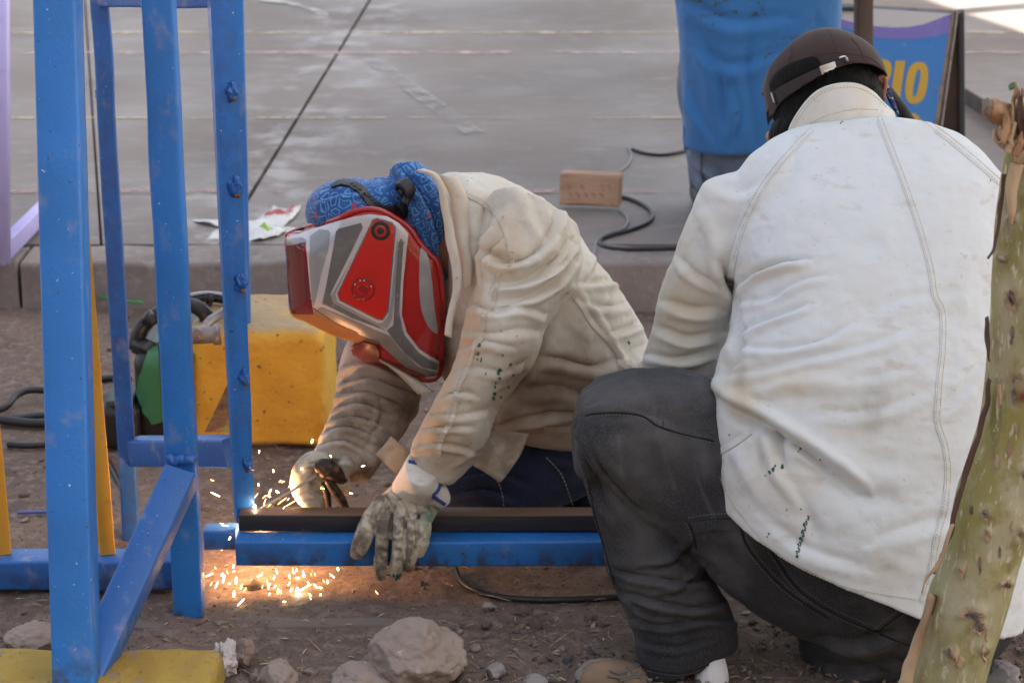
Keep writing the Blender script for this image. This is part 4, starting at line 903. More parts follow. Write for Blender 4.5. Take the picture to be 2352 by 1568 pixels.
wr = stain(V, Q, [(1420, 915, 110, 40, .55), (1560, 900, 110, 40, .35), (1560, 1020, 90, 90, .35), (1480, 1250, 60, 120, .3), (1600, 1400, 70, 30, .25)], [([(1345, 935), (1400, 925), (1475, 950), (1560, 985), (1640, 1010)], 3, .7), ([(1500, 930), (1515, 1010), (1550, 1120)], 5, .5), ([(1590, 1000), (1600, 1090), (1640, 1190)], 4, .4), ([(1420, 1000), (1430, 1100)], 5, .35)])
je = mesh("jeans", V, Q, jm, sq, attrs={"warm": wr}); BP = bvh_of(V, Q)
dk = surf("dark_seam", (.012, .012, .014), .9); dth = surf("grey_thread", (.13, .125, .125), .8)
jl = [[(1345, 955), (1362, 950), (1420, 947), (1475, 955), (1515, 980), (1580, 998), (1640, 1012)], [(1350, 1100), (1366, 1180), (1386, 1250), (1400, 1300), (1412, 1340)], [(1580, 1198), (1590, 1220), (1600, 1260)], [(1583, 1200), (1640, 1192), (1700, 1190)], [(1698, 1195), (1720, 1260), (1800, 1350), (1905, 1420)], [(1770, 1265), (1830, 1350), (1920, 1410), (2015, 1450)], [(2015, 1450), (2060, 1415), (2105, 1388)], [(2020, 1455), (2080, 1478), (2120, 1490)], [(1458, 1500), (1480, 1530), (1560, 1545), (1630, 1525)]]
seam(BP, jl, .0018).build("seam", dk, je)["kind"] = "stuff"; stitches(BP, [shift(l, 5) for l in jl]+[shift(jl[4], -7), shift(jl[5], -9), shift(jl[3], -12), shift(jl[6], -10)], .0007, 5, 3).build("stitching", dth, je, False)["kind"] = "stuff"
# pocket edges stand proud
mbp = MB(); mbp.add(*patch(BP, [(1522, 966), (1560, 972), (1640, 1000), (1640, 1012), (1600, 1004), (1545, 990), (1524, 982)], .0005, .003, 6, 3.0)); mbp.build("pocket_welt", jm, je); mbp = MB(); mbp.add(*patch(BP, [(1586, 1198), (1640, 1192), (1698, 1190), (1700, 1215), (1640, 1216), (1596, 1222)], .0005, .003, 6, 3.0)); mbp.build("pocket_welt", jm, je)
# ---- cap, hair, ears
HY = 3.36
head = ball(1893, 222, 112, 112, HY+.01, .09, 4); neck = loft([(1850, 300, 2020, 280, 3.36, .06), (1835, 340, 2050, 320, 3.33, .07), (1800, 420, 2090, 400, 3.28, .06)], 24, 4)
inner = [loft(thin(torso, .8), 28, 3), loft(thin(arm, .72), 20, 3), loft(thin(fore, .7), 18, 3), loft(thin(arm_r, .72), 20, 3), loft(thin(thigh[1:], .68), 24, 3), loft(thin(shin, .74), 20, 3), loft(thin(seat, .78), 24, 3), loft(thin(kneel, .7), 20, 3)]
foot = [limb([P(1560, 1500, 2.97), P(1545, 1570, 2.95), P(1530, 1600, 2.95)], [.026, .026, .028]), limb([P(1575, 1605, 2.97), P(1470, 1585, 2.93), P(1400, 1590, 2.90)], [.024, .024, .018])]
ear_r = ball(2024, 200, 13, 27, HY-.005, .012, 3, 8); ear_l = ball(1771, 318, 12, 16, HY+.0, .012, 3, 0)
hand = [limb([P(1450, 950, 3.50), P(1400, 985, 3.58), P(1370, 1010, 3.62)], [.032, .036, .03])]+[limb([P(1380-8*i, 1000+8*i, 3.60+.01*i), P(1350-6*i, 1020+9*i, 3.64), P(1340-4*i, 1045+8*i, 3.63)], [.011, .010, .008], 10) for i in range(4)]+[limb([P(1410, 975, 3.56), P(1405, 1010, 3.58), P(1398, 1040, 3.60)], [.013, .011, .009], 10)]
hand += [limb([P(2085, 925, 3.68), P(2040, 945, 3.76), P(2010, 960, 3.80)], [.03, .034, .028])]+[limb([P(2018-6*i, 950+10*i, 3.79+.006*i), P(1992-5*i, 965+10*i, 3.83), P(1980-3*i, 985+9*i, 3.83)], [.011, .010, .008], 10) for i in range(4)]+[limb([P(2040, 935, 3.76), P(2020, 930, 3.80), P(2000, 935, 3.83)], [.013, .011, .009], 10)]
Vb, Qb = fuse([head, neck, ear_r, ear_l]+inner+foot+hand, .006, 4)
mesh("body", Vb, Qb, SKIN, sq)
er = MB(); 
def ear_rim(pts, Y, r): q = cr([P(x, y, Y) for x, y in pts], 5); return tube(q, r, 8)
earo = mesh("ear", *fuse([ear_rim([(2015, 215), (2014, 190), (2022, 176), (2032, 178), (2034, 195), (2030, 212), (2028, 228)], HY-.02, .0042), ball(2023, 205, 9, 24, HY-.012, .006, 3, 6), ball(2030, 226, 6, 9, HY-.014, .006, 3)], .0018, 4), SKIN, sq)
mesh("ear", *ball(1770, 316, 11, 15, HY-.015, .014, 3, 15), SKIN, sq)
hb = fuse([ball(1895, 222, 127, 122, HY, .110, 4), loft([(1775, 285, 1960, 210, 3.33, .07), (1766, 318, 1900, 290, 3.32, .06), (1790, 345, 1880, 330, 3.31, .04)], 24, 4), loft([(1840, 240, 2024, 200, 3.33, .08), (1850, 300, 2030, 250, 3.32, .07)], 24, 4)], .004, 4)
Vh, Qh = hb; Vh = wrinkle(Vh, Qh, .0018, 60, (1, 1, .3), 5, 3); mesh("hair", Vh, Qh, hairm, sq)
capm = surf("brown_cap_cotton", (.036, .019, .017), .85, var=[(14, 5, .45, .7, (.052, .027, .021), .7)], bumps=[(500, 3, .3, .0006), (30, 4, .2, .002)], sheen=.1)
cap_out = [(1750, 213), (1755, 187), (1768, 152), (1798, 115), (1833, 88), (1868, 74), (1894, 69), (1921, 72), (1956, 87), (1991, 110), (2016, 136), (2030, 164), (2034, 178)]
# crown as a shell: rows from the outline down to the lower edge, bulging towards us
cap_low = [(1764, 291), (1772, 262), (1781, 246), (1800, 232), (1832, 212), (1866, 192), (1898, 178), (1925, 168), (1950, 164), (1975, 164), (2000, 168), (2018, 174), (2032, 180)]
def cap_shell():
    A = cr(cap_out, 4); B = cr(cap_low, 4); k = len(A); V = []; ns = 16; hc = P(1893, 205, HY)
    for i in range(k):
        fr_ = []
        for j in range(ns+1):
            s = j/ns; p = A[i]*(1-s)+B[i]*s; ex = (p[0]-1893)/143; ey = (p[1]-205)/139; z = math.sqrt(max(1-ex*ex-ey*ey, .0)); w = P(p[0], p[1], HY)
            fr_.append(w-FW*(.118*z+.002))
        back_ = []
        for j in range(1, 12):      # over the crown to the far side
            a = j/12*math.pi/2; p = A[i]; ex = (p[0]-1893)*math.cos(a*.9); ey = (p[1]-205)*math.cos(a*.9); back_.append(P(1893+ex, 205+ey, HY)+FW*(.118*math.sin(a)))
        V.append(np.array(back_[::-1]+fr_))
    V = np.array(V); return V
CV = cap_shell(); k, mcol, _ = CV.shape; Vf = CV.reshape(-1, 3); Qf = np.array([(i*mcol+j, (i+1)*mcol+j, (i+1)*mcol+j+1, i*mcol+j+1) for i in range(k-1) for j in range(mcol-1)])
nn = normals(Vf, Qf); cc = P(1893, 205, HY); sgn = np.sign(((Vf-cc)*nn).sum(1)); nn = nn*sgn[:, None]
Vf = Vf+nn*(.0034*fbm(Vf, 13, 3, 4))[:, None]; nv = len(Vf)
Vin = Vf-nn*.003; rim = [(i*mcol, (i+1)*mcol) for i in range(k-1)]+[(i*mcol+mcol-1, (i+1)*mcol+mcol-1) for i in range(k-1)]
F3 = [tuple(q) for q in Qf]+[tuple(int(x)+nv for x in q[::-1]) for q in Qf]+[(a, b_, b_+nv, a+nv) for a, b_ in rim]+[(j, j+1, j+1+nv, j+nv) for j in range(mcol-1)]+[((k-1)*mcol+j, (k-1)*mcol+j+1, (k-1)*mcol+j+1+nv, (k-1)*mcol+j+nv) for j in range(mcol-1)]
cp = mesh("cap", np.concatenate([Vf, Vin]), F3, capm, sq)
bm = bmesh.new(); bm.from_mesh(cp.data); bmesh.ops.recalc_face_normals(bm, faces=bm.faces); bm.to_mesh(cp.data); bm.free()
BCAP = BVHTree.FromPolygons([tuple(v) for v in Vf], [tuple(int(i) for i in q) for q in Qf]); BH = bvh_of(Vh, Qh)
def r8(l): return [(1727.3+.17577*x, 55.1+.17577*y) for x, y in l]
strapm = surf("dark_strap", (.033, .026, .027), .8, bumps=[(400, 3, .3, .0006)])
hole = patch(BCAP, r8([(248, 750), (330, 650), (430, 565), (600, 490), (780, 438), (850, 450), (885, 560), (600, 690), (400, 800), (320, 880), (262, 880), (238, 820)]), .0006, .0008, 5, HY, 3); mesh("hair_gap", *hole, hairm, cp)
V_, F_ = patch(BCAP, r8([(300, 880), (420, 790), (600, 700), (890, 560), (1190, 465), (1215, 620), (920, 692), (700, 800), (480, 925), (352, 1045)]), .002, .0025, 5, HY); sharp(mesh("strap", V_, F_, strapm, cp))
slv = surf("silver_buckle", (.62, .64, .68), .28, 1.0, var=[(80, 4, .5, .7, (.4, .42, .48), .6)])
V_, F_ = patch(BCAP, r8([(884, 556), (1070, 500), (1110, 632), (925, 690)]), .0045, .0025, 5, HY); sharp(mesh("buckle", V_, F_, slv, cp))
V_, F_ = patch(BCAP, r8([(940, 610), (1065, 572), (1069, 586), (945, 625)]), .0072, .0004, 5, HY); mesh("buckle_print", V_, F_, surf("pale_engraving", (.8, .82, .85), .5), cp, False)
ring = [hit_near(BCAP, x, y, HY) for x, y in r8([(1125, 462), (1170, 447), (1205, 455), (1225, 500), (1240, 570), (1230, 615), (1180, 632)])]
mesh("strap_ring", *tube(cr([p+n*.0075 for p, n in ring], 5), .0017, 8), slv, cp)
V_, F_ = patch(BCAP, r8([(270, 885), (318, 880), (355, 1040), (338, 1052)]), .0052, .0012, 5, HY); mesh("woven_tag", V_, F_, blk, cp, False)
V_, F_ = patch(BCAP, r8([(288, 890), (302, 888), (330, 1005), (318, 1008)]), .0066, .0004, 4, HY); mesh("tag_stitch", V_, F_, surf("white_stitch", (.6, .6, .6), .8), cp, False)
seam(BCAP, [r8([(1000, 80), (1060, 200), (1100, 370)]), r8([(500, 250), (520, 400), (470, 520)]), r8([(1300, 190), (1420, 350), (1470, 560)]), r8([(250, 700), (430, 545), (620, 470), (800, 420), (1000, 380), (1200, 380), (1500, 430), (1690, 560)])], .0009).build("seam", capm, cp)["kind"] = "stuff"
bl = [(2036, 184), (2061, 216), (2082, 243), (2102, 274)]; bi = [(2030, 205), (2042, 236), (2056, 258), (2074, 284)]
V_, F_ = band(bi, bl, (HY+.02, HY+.05), .006, 5, .01); mesh("brim", V_, F_, surf("black_brim", (.010, .010, .012), .7), cp)
ptn = surf("patterned_cloth", (.02, .03, .12), .8, var=[(160, 3, .56, .6, (.35, .37, .42), 1), (90, 3, .6, .66, (.05, .07, .35), 1)])
V_, F_ = band([(2032, 190), (2036, 215), (2046, 238), (2060, 262)], [(2038, 188), (2048, 214), (2058, 240), (2066, 264)], (HY-.012, HY-.01), .004, 5, .002); mesh("patterned_cloth", V_, F_, ptn, cp)
# ---- tan shoe and white sock
tan = surf("tan_suede", (.26, .175, .115), .9, var=[(20, 5, .4, .7, (.19, .14, .10), .8)], bumps=[(160, 5, .4, .001)])
shp = [limb([P(1610, 1620, 2.99), P(1520, 1600, 2.96), P(1420, 1568, 2.925), P(1372, 1556, 2.905), P(1330, 1570, 2.90)], [.036, .040, .038, .031, .018]), limb([P(1600, 1640, 3.0), P(1440, 1620, 2.93), P(1330, 1600, 2.89)], [.035, .038, .03])]
Vs, Qs = fuse(shp, .003, 6); sh_ = mesh("shoe", Vs, Qs, tan, sq); BS = bvh_of(Vs, Qs)
gsd = surf("grey_suede", (.23, .21, .19), .9, bumps=[(160, 5, .4, .001)])
V_, F_ = patch(BS, [(1300, 1572), (1316, 1528), (1340, 1510), (1366, 1508), (1384, 1516), (1360, 1522), (1340, 1536), (1330, 1572)], .0004, .0025, 6, 2.9); sharp(mesh("toe_cap", V_, F_, gsd, sh_))
V_, F_ = patch(BS, [(1440, 1540), (1470, 1528), (1560, 1545), (1600, 1568), (1430, 1568)], .0004, .002, 6, 2.9); sharp(mesh("ankle_panel", V_, F_, tan, sh_))
lace = surf("grey_lace", (.15, .14, .135), .8); mb = MB()
for pts in ([(1400, 1540), (1420, 1546), (1450, 1536), (1475, 1526)], [(1396, 1552), (1430, 1556), (1462, 1544)], [(1440, 1530), (1452, 1548), (1470, 1560)], [(1420, 1562), (1450, 1556), (1480, 1548)]):
    q = surf_pts(BS, pts, 5, .003)
    if len(q) > 2: mb.add(*tube(q, .0022, 6))
if mb.n: mb.build("lace", lace, sh_)
sockm = surf("white_sock", (.72, .71, .72), .9, bumps=[(260, 3, .5, .001)])
Vk, Qk = fuse([limb([P(1620, 1470, 2.985), P(1634, 1535, 2.93), P(1634, 1610, 2.92)], [.022, .026, .034])], .003, 4); mesh("sock", Vk, Qk, sockm, sq)
mesh("shoe_heel", *limb([P(1664, 1520, 2.985), P(1676, 1560, 2.98), P(1690, 1620, 2.97)], [.006, .011, .016]), surf("black_trim", (.02, .02, .022), .7), sq)
# right shoe under the seat
Vs, Qs = fuse([limb([P(2140, 1600, 2.92), P(2230, 1610, 2.88), P(2330, 1600, 2.86)], [.035, .04, .03])], .004, 4); mesh("shoe", Vs, Qs, gsd, sq)
# ---------------------------------------------------------------- welder
we = empty("person", (.02, 3.5, 0), "welder kneeling over the bars in a cream leather jacket, red welding helmet and dirty gloves", "person")
torso_w = [(1000, 420, 1012, 690, 3.44, .085), (1062, 404, 1020, 800, 3.45, .14), (1150, 414, 1032, 880, 3.47, .165), (1228, 446, 1056, 945, 3.49, .175), (1298, 508, 1105, 985, 3.51, .175), (1364, 590, 1180, 1000, 3.54, .17),
           (1424, 670, 1262, 1012, 3.57, .165), (1474, 762, 1342, 1022, 3.60, .16), (1492, 850, 1400, 1030, 3.62, .14)]
slv_l = [(1130, 440, 1325, 540, 3.37, .075), (1104, 540, 1330, 630, 3.33, .09), (1094, 640, 1302, 690, 3.31, .09), (1068, 735, 1256, 742, 3.29, .088), (1054, 808, 1232, 815, 3.28, .082), (1030, 868, 1192, 875, 3.27, .075), (1000, 925, 1146, 935, 3.26, .068), (970, 984, 1126, 988, 3.25, .065), (944, 1028, 1096, 1052, 3.25, .052), (944, 1058, 1044, 1104, 3.252, .038)]
slv_r = [(900, 640, 1050, 700, 3.62, .08), (830, 730, 990, 790, 3.60, .08), (800, 790, 965, 850, 3.56, .08), (782, 850, 964, 905, 3.52, .078), (772, 908, 956, 955, 3.48, .075), (754, 962, 926, 995, 3.45, .068), (734, 1008, 890, 1040, 3.42, .06), (724, 1036, 862, 1084, 3.405, .055), (722, 1052, 846, 1104, 3.395, .05)]
V, Q = fuse([loft(torso_w, 48, 5), loft(slv_l, 40, 5), loft(slv_r, 36, 5)], .0034, 5)
S = [([(1130, 985), (1140, 930), (1190, 880), (1235, 815), (1262, 740), (1305, 680)], 11, -14),
     # shoulder and back
     ([(1190, 425), (1215, 470), (1235, 520), (1275, 560)], 22, 4, 'fold'), ([(1110, 580), (1160, 610), (1230, 590), (1275, 530), (1285, 480)], 15, 7, 'fold'), ([(1100, 545), (1120, 500), (1160, 460)], 15, -6), ([(1095, 640), (1110, 560), (1130, 520)], 13, 6, 'fold'), ([(1115, 650), (1125, 590), (1150, 560)], 10, 5, 'fold'),
     ([(1140, 660), (1210, 650), (1270, 610), (1310, 560)], 14, 8, 'fold'), ([(1140, 700), (1210, 690), (1280, 650), (1320, 600)], 12, 7, 'fold'), ([(1240, 640), (1290, 610), (1318, 570)], 9, 5, 'fold'),
     # sleeve rings
     ([(1078, 705), (1130, 720), (1200, 712), (1262, 735)], 13, 4.3, 'fold'), ([(1056, 760), (1120, 775), (1190, 765), (1245, 770)], 16, 2.5, 'fold'), ([(1052, 808), (1110, 790), (1170, 800)], 12, 3.2, 'fold'), ([(1030, 868), (1080, 850), (1150, 860), (1160, 846)], 13, 2.2, 'fold'),
     ([(1000, 920), (1060, 905), (1090, 912)], 11, 3.6, 'fold'), ([(985, 955), (1050, 960), (1130, 945)], 12, 2.2, 'fold'), ([(968, 990), (1030, 985), (1080, 985)], 10, 3.6, 'fold'), ([(945, 1030), (1000, 1022), (1090, 1040)], 9, 3.2, 'fold'), ([(1040, 1075), (1075, 1050), (1100, 1020)], 9, 4),
     # torso front panel and right back
     ([(1180, 850), (1260, 830), (1360, 850), (1420, 830)], 16, 5, 'fold'), ([(1320, 660), (1370, 730), (1420, 810), (1440, 830)], 8, 5), ([(1330, 655), (1400, 650), (1440, 640)], 13, 6, 'fold'), ([(1340, 700), (1400, 710), (1455, 700)], 14, 4, 'fold'), ([(1400, 770), (1440, 760), (1480, 740)], 13, 6, 'fold'),
     ([(1150, 985), (1230, 960), (1320, 950)], 12, 7, 'fold'), ([(1200, 905), (1290, 900), (1370, 940)], 20, 4, 'fold'), ([(1440, 820), (1460, 800), (1488, 790)], 10, -5), ([(1380, 560), (1360, 610), (1345, 640)], 12, 4, 'fold'),
     # far sleeve
     ([(785, 850), (840, 838), (910, 862)], 9, 5.8, 'fold'), ([(780, 885), (850, 872), (940, 902)], 9, 5.8, 'fold'), ([(776, 912), (840, 905), (920, 935)], 9, 5.0, 'fold'), ([(764, 945), (830, 930), (900, 960)], 9, 5.0, 'fold'), ([(752, 972), (820, 960), (890, 985)], 8, 4.3, 'fold'), ([(738, 1000), (800, 985), (870, 1010)], 8, 5.0, 'fold'), ([(860, 900), (870, 950), (850, 1000)], 9, 3.6, 'fold'),
     ([(728, 1028), (790, 1015), (850, 1050)], 8, 4.3, 'fold'), ([(830, 940), (850, 990), (840, 1040)], 9, -5)]
V = sculpt(V, Q, S); V = wrinkle(V, Q, .0034, 9, (1, 1, 1), 23); V = V+normals(V, Q)*(.0013*(1-3*np.abs(fbm(V+.03*np.stack([vnoise(V, 6, k*9) for k in range(3)], -1), 17, 3, 41))))[:, None]; V = relax(V, Q, 1, .3)
n_ = normals(V, Q); V = V+n_*(.0012*fbm(V, 28, 3, 18))[:, None]
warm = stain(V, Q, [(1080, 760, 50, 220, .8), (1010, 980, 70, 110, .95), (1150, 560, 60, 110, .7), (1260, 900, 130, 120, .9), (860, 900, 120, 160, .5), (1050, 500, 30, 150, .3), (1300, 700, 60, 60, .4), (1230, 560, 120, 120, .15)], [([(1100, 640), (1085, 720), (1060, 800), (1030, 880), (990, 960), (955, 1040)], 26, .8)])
grime = stain(V, Q, [(1260, 880, 110, 70, .65), (1290, 960, 110, 40, .35), (1350, 760, 60, 60, .35), (830, 960, 110, 120, .75), (900, 930, 60, 60, .7), (845, 1082, 40, 44, 1.0), (930, 950, 40, 60, .9), (1240, 905, 40, 30, .4), (820, 1070, 60, 40, .6), (1100, 1040, 40, 40, .4), (1335, 780, 30, 60, .3)])  # real grime, but the far sleeve blobs paint in its shade
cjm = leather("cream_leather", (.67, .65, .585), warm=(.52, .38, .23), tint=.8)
dust = stain(V, Q, [(1240, 900, 110, 80, 1.0), (1330, 880, 90, 110, .7), (1180, 960, 60, 60, .9), (1330, 770, 70, 70, .45), (850, 930, 120, 140, 1.0), (1080, 900, 70, 120, .22), (1010, 1010, 60, 60, .45), (1000, 800, 40, 60, .5), (1060, 700, 30, 120, .3), (990, 1000, 60, 70, .3)])  # brown stained front panel, plus the far sleeve's shade painted as colour
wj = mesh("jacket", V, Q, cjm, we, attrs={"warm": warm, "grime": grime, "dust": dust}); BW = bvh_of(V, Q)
def r5(l): return [(964.7+.539*x, 349.1+.539*y) for x, y in l]
def r4(l): return [(597.2+.3516*x, 826.9+.3516*y) for x, y in l]
def r3(l): return [(597.2+.3516*x, 349.1+.3516*y) for x, y in l]
sl1 = r5([(335, 510), (322, 600), (310, 650), (275, 690), (262, 790), (235, 820), (205, 920), (165, 1000), (150, 1080), (135, 1150), (95, 1210), (80, 1300)])
sl2 = r5([(190, 180), (270, 220), (330, 270), (365, 340), (385, 420), (393, 475)])
sl3 = r5([(635, 590), (690, 660), (740, 740), (800, 800), (845, 860), (850, 900), (900, 925), (935, 935)])
hemw = r5([(330, 1200), (450, 1188), (640, 1180)])
lo_ = lap(BW, [sl1, sl2, sl3, hemw], 12).build("seam_strip", seamm, wj); lo_["kind"] = "stuff"; rub(lo_, warm=.45, dust=.05, grime=.1)
stitches(BW, [shift(sl1, 4), shift(sl2, 4), shift(sl3, 4), shift(hemw, 4), shift(sl1, -4)], .0006, off=.0020).build("stitching", threadm, wj, False)["kind"] = "stuff"
spots(BW, r5_sp if False else [(x_, y_, s_) for (x_, y_), s_ in zip(r5([(250, 818), (247, 858), (245, 885), (260, 890), (262, 880), (340, 930), (335, 940), (385, 905), (398, 952), (340, 965), (320, 1000), (318, 1030), (314, 1050), (322, 985), (352, 865), (280, 945), (412, 785), (1130/3, 1000), (890, 812), (345, 1045)]), [6, 5, 3, 3, 2.5, 5, 5, 4.5, 4, 3.5, 4, 5, 4.5, 3, 3, 3, 2, 4, 4, 4])], greenp, "paint_speck", wj, 5)["kind"] = "stuff"
# collar band and flaps of the open front
def softband(name, Lp, Rp, Y, th, m, warm_, grime_, bulge=.004):
    V, Fc = band(Lp, Rp, Y, th, 6, bulge); V = V+np.stack([vnoise(V, 30, 9+k*3) for k in range(3)], -1)*.0022
    return mesh(name, V, Fc, m, we, attrs={"warm": np.full(len(V), warm_), "grime": np.full(len(V), grime_)})
softband("collar", [(952, 392), (985, 404), (1006, 440), (1016, 500), (1024, 560), (1038, 620), (1040, 670), (1028, 725), (1022, 770)], [(973, 386), (1003, 400), (1026, 440), (1036, 500), (1046, 550), (1060, 612), (1060, 668), (1044, 732), (1040, 778)], (3.36, 3.28), .010, cjm, .35, .1)
softband("collar_fold", [(1003, 402), (1030, 445), (1040, 500), (1050, 555), (1062, 612), (1066, 660)], [(1050, 405), (1072, 450), (1078, 510), (1080, 560), (1086, 612), (1084, 655)], (3.36, 3.325), .012, cjm, .35, .05, .008)
softband("front_flap", [(898, 1000), (880, 1024), (863, 1044)], [(945, 1050), (930, 1072), (916, 1093)], (3.33, 3.31), .005, cjm, .9, .5, .006)
softband("front_flap", [(1134, 990), (1110, 1030), (1088, 1066)], [(1214, 994), (1192, 1050), (1150, 1106)], (3.36, 3.33), .005, cjm, .8, .55, .008)
softband("front_flap", [(820, 800), (900, 850), (960, 905)], [(905, 845), (955, 870), (1000, 900)], (3.40, 3.38), .006, cjm, .7, .2, .01)
# jeans
navy = denim("navy_denim", (.022, .028, .060), (.07, .08, .12))
t1 = [(1390, 900, 1400, 1080, 3.60, .10), (1280, 960, 1300, 1140, 3.56, .10), (1160, 1010, 1180, 1190, 3.52, .085), (1070, 1050, 1085, 1215, 3.49, .08), (1010, 1100, 1030, 1225, 3.48, .055)]
t2 = [(1440, 900, 1480, 1080, 3.68, .11), (1380, 960, 1400, 1160, 3.66, .10), (1310, 1010, 1340, 1215, 3.64, .085), (1280, 1080, 1300, 1225, 3.64, .06)]
s1 = [(1020, 1140, 1090, 1230, 3.50, .05), (1100, 1120, 1120, 1195, 3.68, .05), (1150, 1100, 1170, 1165, 3.9, .045)]
s2 = [(1290, 1120, 1340, 1225, 3.64, .05), (1330, 1110, 1360, 1190, 3.8, .05), (1360, 1090, 1390, 1150, 4.0, .045)]
V, Q = fuse([loft(x, 32, 5) for x in (t1, t2, s1, s2)], .005, 6)
V = sculpt(V, Q, [([(1060, 1100), (1130, 1090), (1200, 1110)], 14, 6, 'fold'), ([(1040, 1140), (1110, 1130), (1180, 1150)], 12, 6, 'fold'), ([(1240, 1040), (1300, 1060), (1360, 1050)], 14, 6, 'fold')]); V = wrinkle(V, Q, .003, 11, (1, 1, 1), 33)
V[:, 2] = np.maximum(V[:, 2], .004)
mesh("jeans", V, Q, navy, we, attrs={"warm": np.zeros(len(V))}); BNJ = bvh_of(V, Q); stitches(BNJ, [[(1130, 1085), (1150, 1120), (1158, 1168)], [(1255, 1050), (1290, 1090), (1316, 1160)]], .0008, 6, 3).build("stitching", threadm, we, False)["kind"] = "stuff"
mesh("boot", *fuse([limb([P(1180, 1120, 3.93), P(1200, 1128, 4.0), P(1230, 1135, 3.99)], [.045, .05, .04])], .006, 4), blk, we); mesh("boot", *fuse([limb([P(1380, 1110, 4.05), P(1400, 1118, 4.1), P(1425, 1122, 4.1)], [.045, .05, .04])], .006, 4), blk, we)
# ---- gloves
def glove_mat(name, col, dirt_):
    n = N(name); c = n.mix(n.ramp(n.noise(22, 6), .45, .66), col, (.34, .29, .22)); c = n.mix(n.math('MULTIPLY', n.ramp(n.noise(38, 7), .44, .60), dirt_), c, (.085, .062, .045))
    f = n.math('MULTIPLY', n.attr("grime"), n.ramp(n.noise(45, 6), .36, .58, .1, 1.1)); c = n.mix(n.math('MINIMUM', f, 1.0), c, (.10, .075, .055))
    f = n.math('MULTIPLY', n.attr("green"), n.ramp(n.noise(60, 5), .4, .55)); c = n.mix(n.math('MINIMUM', f, 1.0), c, (.10, .22, .12))
    n.set(**{"Base Color": c, "Roughness": .85, "Normal": n.bump(n.noise(160, 5), .4, .0012, n.bump(n.noise(38, 5), .4, .003))}); return n.m
glm = glove_mat("dirty_glove", (.56, .49, .38), .8)
GY = 3.235
palm = loft([(925, 1098, 1010, 1136, 3.252, .030), (898, 1118, 1010, 1160, 3.250, .033), (872, 1140, 1004, 1180, 3.244, .032), (862, 1172, 990, 1200, 3.226, .028), (866, 1196, 982, 1206, 3.208, .021)], 32, 5)
def finger(pts, r): return limb([P(x, y, Y_) for x, y, Y_ in pts], r, 14)
fing = [finger([(886, 1190, 3.206), (880, 1226, 3.180), (877, 1268, 3.170), (874, 1300, 3.172), (876, 1326, 3.180)], [.0132, .0118, .0116, .0114, .0085]),
        finger([(918, 1190, 3.206), (915, 1226, 3.176), (914, 1270, 3.166), (910, 1304, 3.168), (909, 1326, 3.178)], [.0132, .0118, .0116, .0114, .0085]),
        finger([(946, 1190, 3.206), (945, 1222, 3.178), (946, 1258, 3.168), (940, 1288, 3.170), (936, 1306, 3.180)], [.0126, .0114, .0112, .0108, .008]),
        finger([(974, 1186, 3.210), (974, 1216, 3.186), (970, 1246, 3.178), (963, 1274, 3.182)], [.012, .0122, .0115, .0085]),
        finger([(882, 1150, 3.230), (860, 1182, 3.208), (842, 1214, 3.188), (828, 1250, 3.178), (818, 1276, 3.182)], [.018, .0170, .0158, .0150, .010])]
V, Q = fuse([palm]+fing, .0021, 4, .45)
V = sculpt(V, Q, [([(866, 1200), (872, 1180), (880, 1165)], 4, -3), ([(896, 1310), (897, 1230), (900, 1185), (910, 1155)], 3, -4.2), ([(927, 1310), (930, 1230), (932, 1190), (940, 1160)], 3, -4.2), ([(956, 1280), (957, 1230), (958, 1195), (965, 1170)], 3, -3.6), ([(880, 1140), (900, 1160), (915, 1190)], 6, 2.5, 'fold'), ([(920, 1120), (950, 1150), (960, 1190)], 6, 3, 'fold'), ([(900, 1130), (930, 1165), (935, 1200)], 5, 2.5, 'fold'),
                       ([(960, 1130), (985, 1160), (985, 1190)], 5, 2.5, 'fold'), ([(866, 1262), (895, 1266)], 4, -1.8), ([(898, 1264), (930, 1268)], 4, -1.8), ([(930, 1252), (962, 1256)], 4, -1.6), ([(826, 1216), (856, 1228)], 4, -1.6), ([(866, 1232), (895, 1236)], 4, 1.4), ([(900, 1232), (928, 1236)], 4, 1.4)])
V = wrinkle(V, Q, .0012, 34, (1, 1, 1), 43, 3)
gl = mesh("glove", V, Q, glm, we, attrs={"grime": stain(V, Q, [(882, 1190, 30, 60, .75), (880, 1270, 22, 60, .6), (830, 1260, 26, 40, .75), (905, 1215, 40, 20, .4), (860, 1160, 20, 30, .5)]), "green": stain(V, Q, [(985, 1180, 16, 50, .9), (975, 1225, 14, 30, .8)])}); BG = bvh_of(V, Q)
spots(BG, [(905, 1322, 5), (914, 1325, 6), (920, 1320, 4), (910, 1329, 4)], greenp, "paint_speck", gl, 7)["kind"] = "stuff"
cuffm = surf("cuff_canvas", (.66, .63, .57), .9, bumps=[(300, 4, .6, .0012)], var=[(30, 5, .5, .7, (.5, .43, .33), .7)])
bind = surf("blue_binding", (.03, .06, .24), .8, bumps=[(300, 3, .4, .001)])
V, Q = fuse([loft([(934, 1054, 1004, 1082, 3.226, .052), (926, 1072, 1012, 1106, 3.232, .052), (912, 1094, 1010, 1124, 3.240, .042), (898, 1114, 1004, 1146, 3.246, .032)], 32, 4), limb([P(1000, 1120, 3.236), P(1014, 1145, 3.238), P(1020, 1156, 3.24)], [.018, .016, .012])], .0025, 3)
V = wrinkle(V, Q, .0012, 20, (1, 1, 1), 47, 3); mesh("cuff", V, Q, cuffm, gl); BCU = bvh_of(V, Q)
